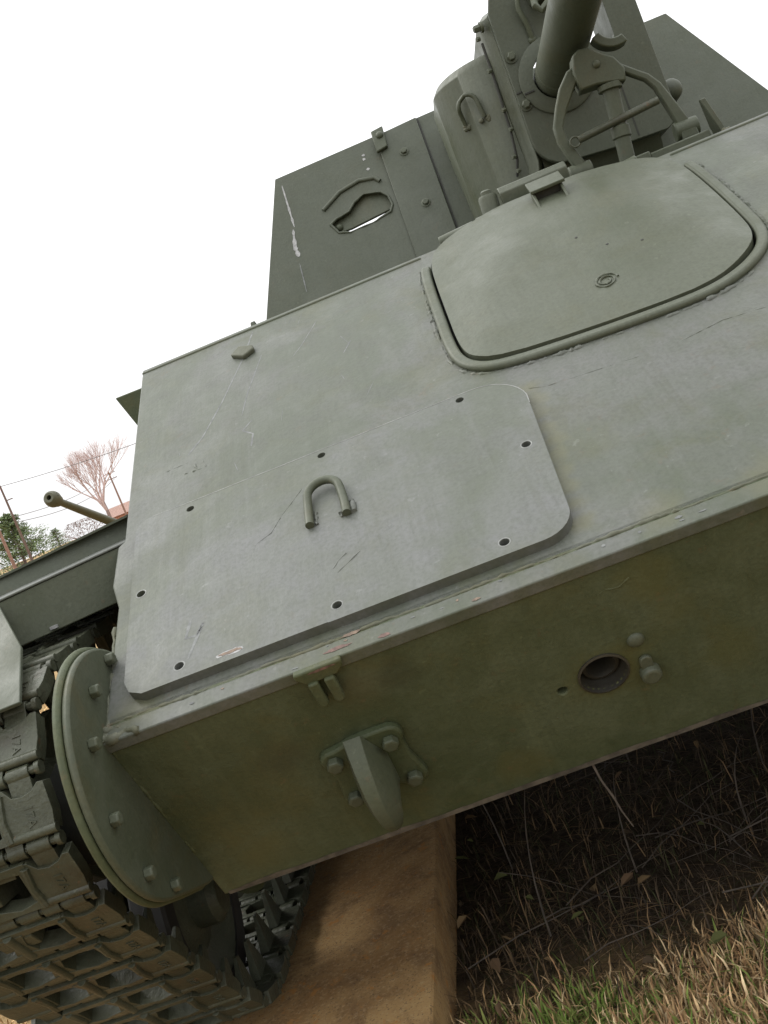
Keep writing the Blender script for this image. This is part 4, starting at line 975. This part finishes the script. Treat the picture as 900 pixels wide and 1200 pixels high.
# low brown scrub along the field edge
def shrub(name, loc, h, w, label, seed, mat, n=900, cat='shrub', group=None):
    rnd = random.Random(seed); loc = (loc[0], loc[1], gz(loc[0], loc[1]) - 0.05); T = empty(name, loc); tag(T, label, cat, group); st = MB(); lf = MB()
    for i in range(9):
        a = rnd.uniform(0, 6.28); st.tube([(0, 0, 0), (math.cos(a) * w * .25, math.sin(a) * w * .25, h * .45), (math.cos(a) * w * .45, math.sin(a) * w * .45, h * rnd.uniform(.75, 1.0))], [h * .015, h * .01, h * .003], 4)
    st.build('stem', M_bark, T)
    for i in range(n):
        t = rnd.random() ** 0.7; a = rnd.uniform(0, 6.28); rr_ = w * 0.5 * math.sqrt(rnd.random()) * (1 - 0.55 * t) ; p = Vector((math.cos(a) * rr_, math.sin(a) * rr_, h * t))
        s_ = h * rnd.uniform(0.02, 0.05); u = Vector((rnd.uniform(-1, 1), rnd.uniform(-1, 1), rnd.uniform(-1, 1))).normalized(); v_ = u.orthogonal().normalized()
        lf.add([p - u * s_, p + v_ * s_ * .4, p + u * s_, p - v_ * s_ * .4], [(0, 1, 2, 3)])
    lf.build('foliage', mat, T, recalc=False); return T
shrub('brown_shrub', (-57.0, 148, 0), 3.2, 9.0, 'low brownish scrub below the ball muzzle at the field edge', 5, M_needle_dry, 1100)
# ---- evergreen at the far left
def evergreen(name, loc, h, w, label, seed, n=1900):
    rnd = random.Random(seed); loc = (loc[0], loc[1], gz(loc[0], loc[1]) - 0.05); T = empty(name, loc); tag(T, label, 'tree'); tr = MB(); cr = MB()
    tr.tube([(0, 0, 0), (0.05, 0, h * .5), (0, 0, h)], [h * .03, h * .02, h * .004], 8)
    for i in range(70):
        t = 0.06 + 0.9 * (i / 70) ** 0.9; a = i * 2.4 + rnd.uniform(-.3, .3); L = w * 0.5 * (1 - t) ** 0.75 * rnd.uniform(0.55, 1.15) + 0.15
        d = Vector((math.cos(a), math.sin(a), rnd.uniform(-.15, .35))).normalized(); p0 = Vector((0, 0, h * t)); tr.tube([p0, p0 + d * L * .5, p0 + d * L + Vector((0, 0, L * .15))], [h * .007, h * .004, h * .001], 4, False)
        for k in range(n // 70):
            s = rnd.uniform(0.2, 1.05); p = p0 + d * L * s + Vector((rnd.gauss(0, .12), rnd.gauss(0, .12), rnd.gauss(0, .10))) * L * .8
            u = (d + Vector((rnd.uniform(-1, 1), rnd.uniform(-1, 1), rnd.uniform(-.4, .8)))).normalized(); v_ = u.orthogonal().normalized(); z = h * rnd.uniform(.018, .04)
            cr.add([p - u * z, p + v_ * z * .3, p + u * z, p - v_ * z * .3], [(0, 1, 2, 3)])
    tr.build('trunk', M_bark, T); cr.build('crown', M_needle, T, recalc=False); return T
evergreen('evergreen_tree', (-51.2, 113, 0), 6.6, 9.5, 'dark green evergreen behind the utility poles at the left picture edge', 11, 7000)
evergreen('evergreen_tree', (-48.8, 118, 0), 3.0, 3.4, 'small ragged evergreen to the right of the tall dark pole', 12, 2400)
# ---- utility poles and wires
def pole(loc, h, label, mat, arms=1, r=0.14):
    h -= gz(loc[0], loc[1]); T = empty('utility_pole', (loc[0], loc[1], gz(loc[0], loc[1]))); tag(T, label, 'utility pole', 'roadside utility poles')
    m = MB(); m.tube([(0, 0, 0), (0, 0, h * .5), (0, 0, h)], [r, r * .85, r * .7], 10); m.build('shaft', mat, T)
    for k in range(arms):
        z = h - 0.5 - k * 1.1; m = MB(); m.box(-1.2, 1.2, -0.10, 0.02, z - 0.07, z + 0.07); a = m.build('cross_arm', mat, T)
        for x in (-1.1, -0.6, 0.6, 1.1):
            m = MB(); m.lathe([(0.05, 0), (0.06, 0.06), (0.04, 0.10), (0.05, 0.16), (0.02, 0.2)], (x, -0.04, z + 0.07), (0, 0, 1), 8); m.build('insulator', M_wire, a)
    return T
p1 = pole((-49.06, 110, 0), 7.9, 'tall dark utility pole leaning out past the evergreen at left edge', M_pole, 0, 0.15)
m = MB(); m.box(0.0, 0.75, -0.06, 0.06, 7.35, 7.46); m.build('side_arm', M_pole, p1)
p2 = pole((-27.4, 58, 0), 2.95, 'short reddish post at the left picture edge in front of the evergreen', M_polered, 0, 0.11)
p3 = pole((-67.6, 200, 0), 8.2, 'distant double-armed utility pole standing against the leafless tree', M_polered, 2, 0.20)
def cable(a, b, sag, label, r=0.03):
    m = MB(); a = Vector(a); b = Vector(b); o = a.copy()
    m.tube([a.lerp(b, i / 20) - Vector((0, 0, sag * 4 * (i / 20) * (1 - i / 20))) - o for i in range(21)], r, 5)
    c = m.build('overhead_cable', M_wire); c.location = o; return tag(c, label, 'cable', 'overhead cables')
cable((-49.06, 110, 7.8), (-22.0, 110, 6.6), 0.5, 'highest overhead cable running right from the tall dark pole top', 0.035)
cable((-49.06, 110, 4.3), (-67.6, 200, 7.6), 0.9, 'overhead cable sagging from the tall pole to the distant pole', 0.04)
cable((-49.06, 110, 3.7), (-67.0, 200, 6.4), 1.2, 'lowest overhead cable between the tall pole and the distant pole', 0.04)
# ---- brick house behind the tree
Hh = empty('brick_house', (-87.0, 262, -4.0)); tag(Hh, 'low reddish brick house far off behind the leafless tree', 'house')
m = MB(); m.box(-6, 9, 0, 9, 0, 3.2); m.build('wall', M_brick, Hh)
m = MB(); m.add([(-6.5, -.5, 3.2), (9.5, -.5, 3.2), (9.5, 9.5, 3.2), (-6.5, 9.5, 3.2), (-6.5, 4.5, 5.6), (9.5, 4.5, 5.6)], [(0, 1, 5, 4), (2, 3, 4, 5), (1, 2, 5), (3, 0, 4), (0, 3, 2, 1)]); rf = m.build('roof', M_roof, Hh, smooth=0)
m = MB(); m.box(3, 3.9, 4, 4.9, 4.6, 6.6); m.build('chimney', M_brick, rf)
for x in (-4, -1, 4, 7):
    m = MB(); m.box(x, x + 1.1, -0.04, 0.02, 1.0, 2.4); w = m.build('window', M_scratch, Hh); m = MB(); m.box(x + .1, x + 1.0, -0.07, -0.045, 1.1, 2.3); m.build('pane', M_glass, w)

# ================================================================== GRASS, LITTER, TWIGS
def blades(name, n, region, hgt, cols, label, cat, seed, lean=0.6, width=0.0022, mask=None, kind='stuff', zf=0.0):
    rnd = random.Random(seed); vs_, fs_, cl = [], [], []
    x0, x1, y0, y1 = region; c = 0
    while c < n:
        x, y = rnd.uniform(x0, x1), rnd.uniform(y0, y1)
        if mask and not mask(x, y, rnd): 
            c += 0.34; continue
        c += 1
        h = rnd.uniform(*hgt); a = rnd.uniform(0, 6.283); ln = rnd.uniform(0.1, 1.0) * lean
        dx, dy = math.cos(a), math.sin(a); w = width * rnd.uniform(0.6, 1.4); px, py = -dy * w, dx * w
        z = noise.noise(Vector((x * 1.3, y * 1.3, 0))) * 0.03 + noise.noise(Vector((x * 5, y * 5, 3))) * 0.012 - 0.024 + zf
        l1 = h * ln * 0.35; l2 = h * ln; z1 = h * 0.62; z2 = h * math.sqrt(max(0.05, 1 - min(0.95, ln * ln)))
        o = len(vs_)
        vs_ += [(x - px, y - py, z), (x + px, y + py, z), (x + dx * l1 - px * .8, y + dy * l1 - py * .8, z + min(z1, z2 * .8)), (x + dx * l1 + px * .8, y + dy * l1 + py * .8, z + min(z1, z2 * .8)), (x + dx * l2, y + dy * l2, z + z2)]
        fs_ += [(o, o + 1, o + 3, o + 2), (o + 2, o + 3, o + 4)]
        col = cols(x, y, rnd); k = rnd.uniform(0.7, 1.5); cl += [(col[0] * k, col[1] * k, col[2] * k, 1)] * 5
    me = bpy.data.meshes.new(name); me.from_pydata(vs_, [], fs_)
    at = me.attributes.new('tint', 'FLOAT_COLOR', 'POINT'); at.data.foreach_set('color', [f for c_ in cl for f in c_])
    me.materials.append(M_blade); o = bpy.data.objects.new(name, me); COL.objects.link(o)
    return tag(o, label, cat, kind=kind)
STRAW = [(0.46, 0.32, 0.17), (0.38, 0.25, 0.12), (0.54, 0.41, 0.24), (0.30, 0.18, 0.09), (0.24, 0.155, 0.08)]
GREEN = [(0.10, 0.15, 0.03), (0.14, 0.18, 0.045), (0.18, 0.20, 0.06)]
def near_col(x, y, r):
    g = noise.noise(Vector((x * 3.2 + 4, y * 3.2, 2))) + (0.35 if (x < -0.42 and y > 0.12) else 0)
    return r.choice(GREEN) if r.random() < 0.16 + 0.55 * max(0, min(1, g * 2.2)) else r.choice(STRAW)
def edge(x, y, r): 
    e = 0.42 + 0.10 * noise.noise(Vector((x * 4, 0, 9))) + r.gauss(0, 0.035); return y < e
blades('dry_grass', 34000, (-0.72, 0.62, -0.30, 0.62), (0.020, 0.065), near_col, 'mixed straw and green turf in front of the nose at lower right', 'grass', 21, 1.25, 0.0020, edge)
blades('dry_grass', 26000, (-4.6, -1.47, -0.2, 6.5), (0.04, 0.11), lambda x, y, r: r.choice(STRAW[:3] + [(0.48, 0.33, 0.15)]), 'golden dry grass outside the left track', 'grass', 22, 0.85, 0.0035)
# dead stalks and leaf litter on the bare soil below the hull
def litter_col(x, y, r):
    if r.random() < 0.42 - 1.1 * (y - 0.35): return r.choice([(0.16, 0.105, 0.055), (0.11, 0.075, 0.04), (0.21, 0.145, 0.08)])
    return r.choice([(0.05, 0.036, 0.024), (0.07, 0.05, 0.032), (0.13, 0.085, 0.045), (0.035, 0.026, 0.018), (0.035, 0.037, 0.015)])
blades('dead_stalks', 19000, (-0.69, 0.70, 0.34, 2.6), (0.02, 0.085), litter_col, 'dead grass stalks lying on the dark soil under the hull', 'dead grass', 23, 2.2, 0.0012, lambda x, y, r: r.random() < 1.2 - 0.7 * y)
def leaf_litter():
    rnd = random.Random(31); vs_, fs_, cl = [], [], []
    for i in range(70):
        x, y = rnd.uniform(-0.69, 0.6), 0.36 + abs(rnd.gauss(0, 0.5))
        s_ = rnd.uniform(0.008, 0.022); u = Vector((rnd.uniform(-1, 1), rnd.uniform(-1, 1), rnd.uniform(-.5, .5))).normalized(); v_ = u.cross(Vector((rnd.uniform(-.5, .5), rnd.uniform(-.5, .5), 1))).normalized(); p = Vector((x, y, rnd.uniform(0.0, 0.035)))
        o = len(vs_); k = Vector((0, 0, s_ * rnd.uniform(.1, .5)))
        vs_ += [tuple(q) for q in (p - u * s_, p - u * s_ * .3 + v_ * s_ * .5 + k, p + u * s_ * .4 + v_ * s_ * .4 + k, p + u * s_, p + u * s_ * .4 - v_ * s_ * .4 + k, p - u * s_ * .3 - v_ * s_ * .5 + k)]
        fs_ += [(o, o + 1, o + 2, o + 3), (o, o + 3, o + 4, o + 5)]
        c_ = rnd.choice([(0.11, 0.07, 0.04), (0.15, 0.10, 0.05), (0.07, 0.05, 0.03), (0.075, 0.08, 0.028)]); cl += [(*c_, 1)] * 6
    me = bpy.data.meshes.new('leaf_litter'); me.from_pydata(vs_, [], fs_)
    at = me.attributes.new('tint', 'FLOAT_COLOR', 'POINT'); at.data.foreach_set('color', [f for c_ in cl for f in c_]); me.materials.append(M_blade)
    o = bpy.data.objects.new('leaf_litter', me); COL.objects.link(o); tag(o, 'scattered dead leaves on the soil behind the grass edge', 'leaf litter', kind='stuff')
leaf_litter()
M_twig = simple('dead_twig', (0.055, 0.043, 0.032), 0.85, 0, 0.35, 30)
def brush():
    rnd = random.Random(41); m = MB()
    for i in range(60):
        x, y = rnd.uniform(-0.66, 0.75), 0.40 + abs(rnd.gauss(0, 0.62)); a = rnd.gauss(0.35, 0.75); L = rnd.uniform(0.10, 0.55); b = rnd.uniform(-0.12, 0.30)
        z = rnd.uniform(0.005, 0.06); pts = []
        for k in range(6):
            t = k / 5; pts.append((x + math.cos(a) * L * t + rnd.gauss(0, .006), y + math.sin(a) * L * t + rnd.gauss(0, .006), max(0.0, z + b * L * t - 0.25 * L * t * t * (b > 0.1)) + rnd.gauss(0, .003)))
        r = rnd.uniform(0.0007, 0.0020); m.tube(pts, [r, r * .95, r * .85, r * .7, r * .55, r * .3], 4, False)
    for (x, y, h, dx) in ((-0.50, 0.62, 0.30, .06), (-0.56, 0.95, 0.34, -.05), (-0.30, 0.75, 0.22, .03), (0.05, 1.0, 0.3, .1), (0.2, 0.9, 0.35, -.06), (-0.05, 0.8, 0.18, .05), (-0.22, 1.3, .33, .02)):
        m.tube([(x + dx * t * t, y + 0.03 * math.sin(3 * t), h * t) for t in [i / 6 for i in range(7)]], [0.0022, 0.002, .0018, .0016, .0013, .001, .0005], 5, False)
    o = m.build('dead_brush', M_twig, None, smooth=60, recalc=False); tag(o, 'tangle of dead twigs and vines in the dark under the hull', 'brush', kind='stuff')
brush()
# one stalk that hangs from the lip of the nose plate
m = MB(); hb = Vector(FL(-0.30, LOW, 0)) + Vector((0, 0.01, Z0)); 
m.tube([Vector((0, 0, 0)), Vector((0.004, -0.006, -0.03)), Vector((0.012, -0.008, -0.06)), Vector((0.016, -0.008, -0.085)), Vector((0.024, -0.006, -0.115))], [0.0022, 0.0018, 0.0020, 0.0014, 0.0010], 6)
hs2 = m.build('hanging_twig', M_twig); hs2.location = hb; tag(hs2, 'single dry twig hanging from the lower edge of the nose plate', 'twig')
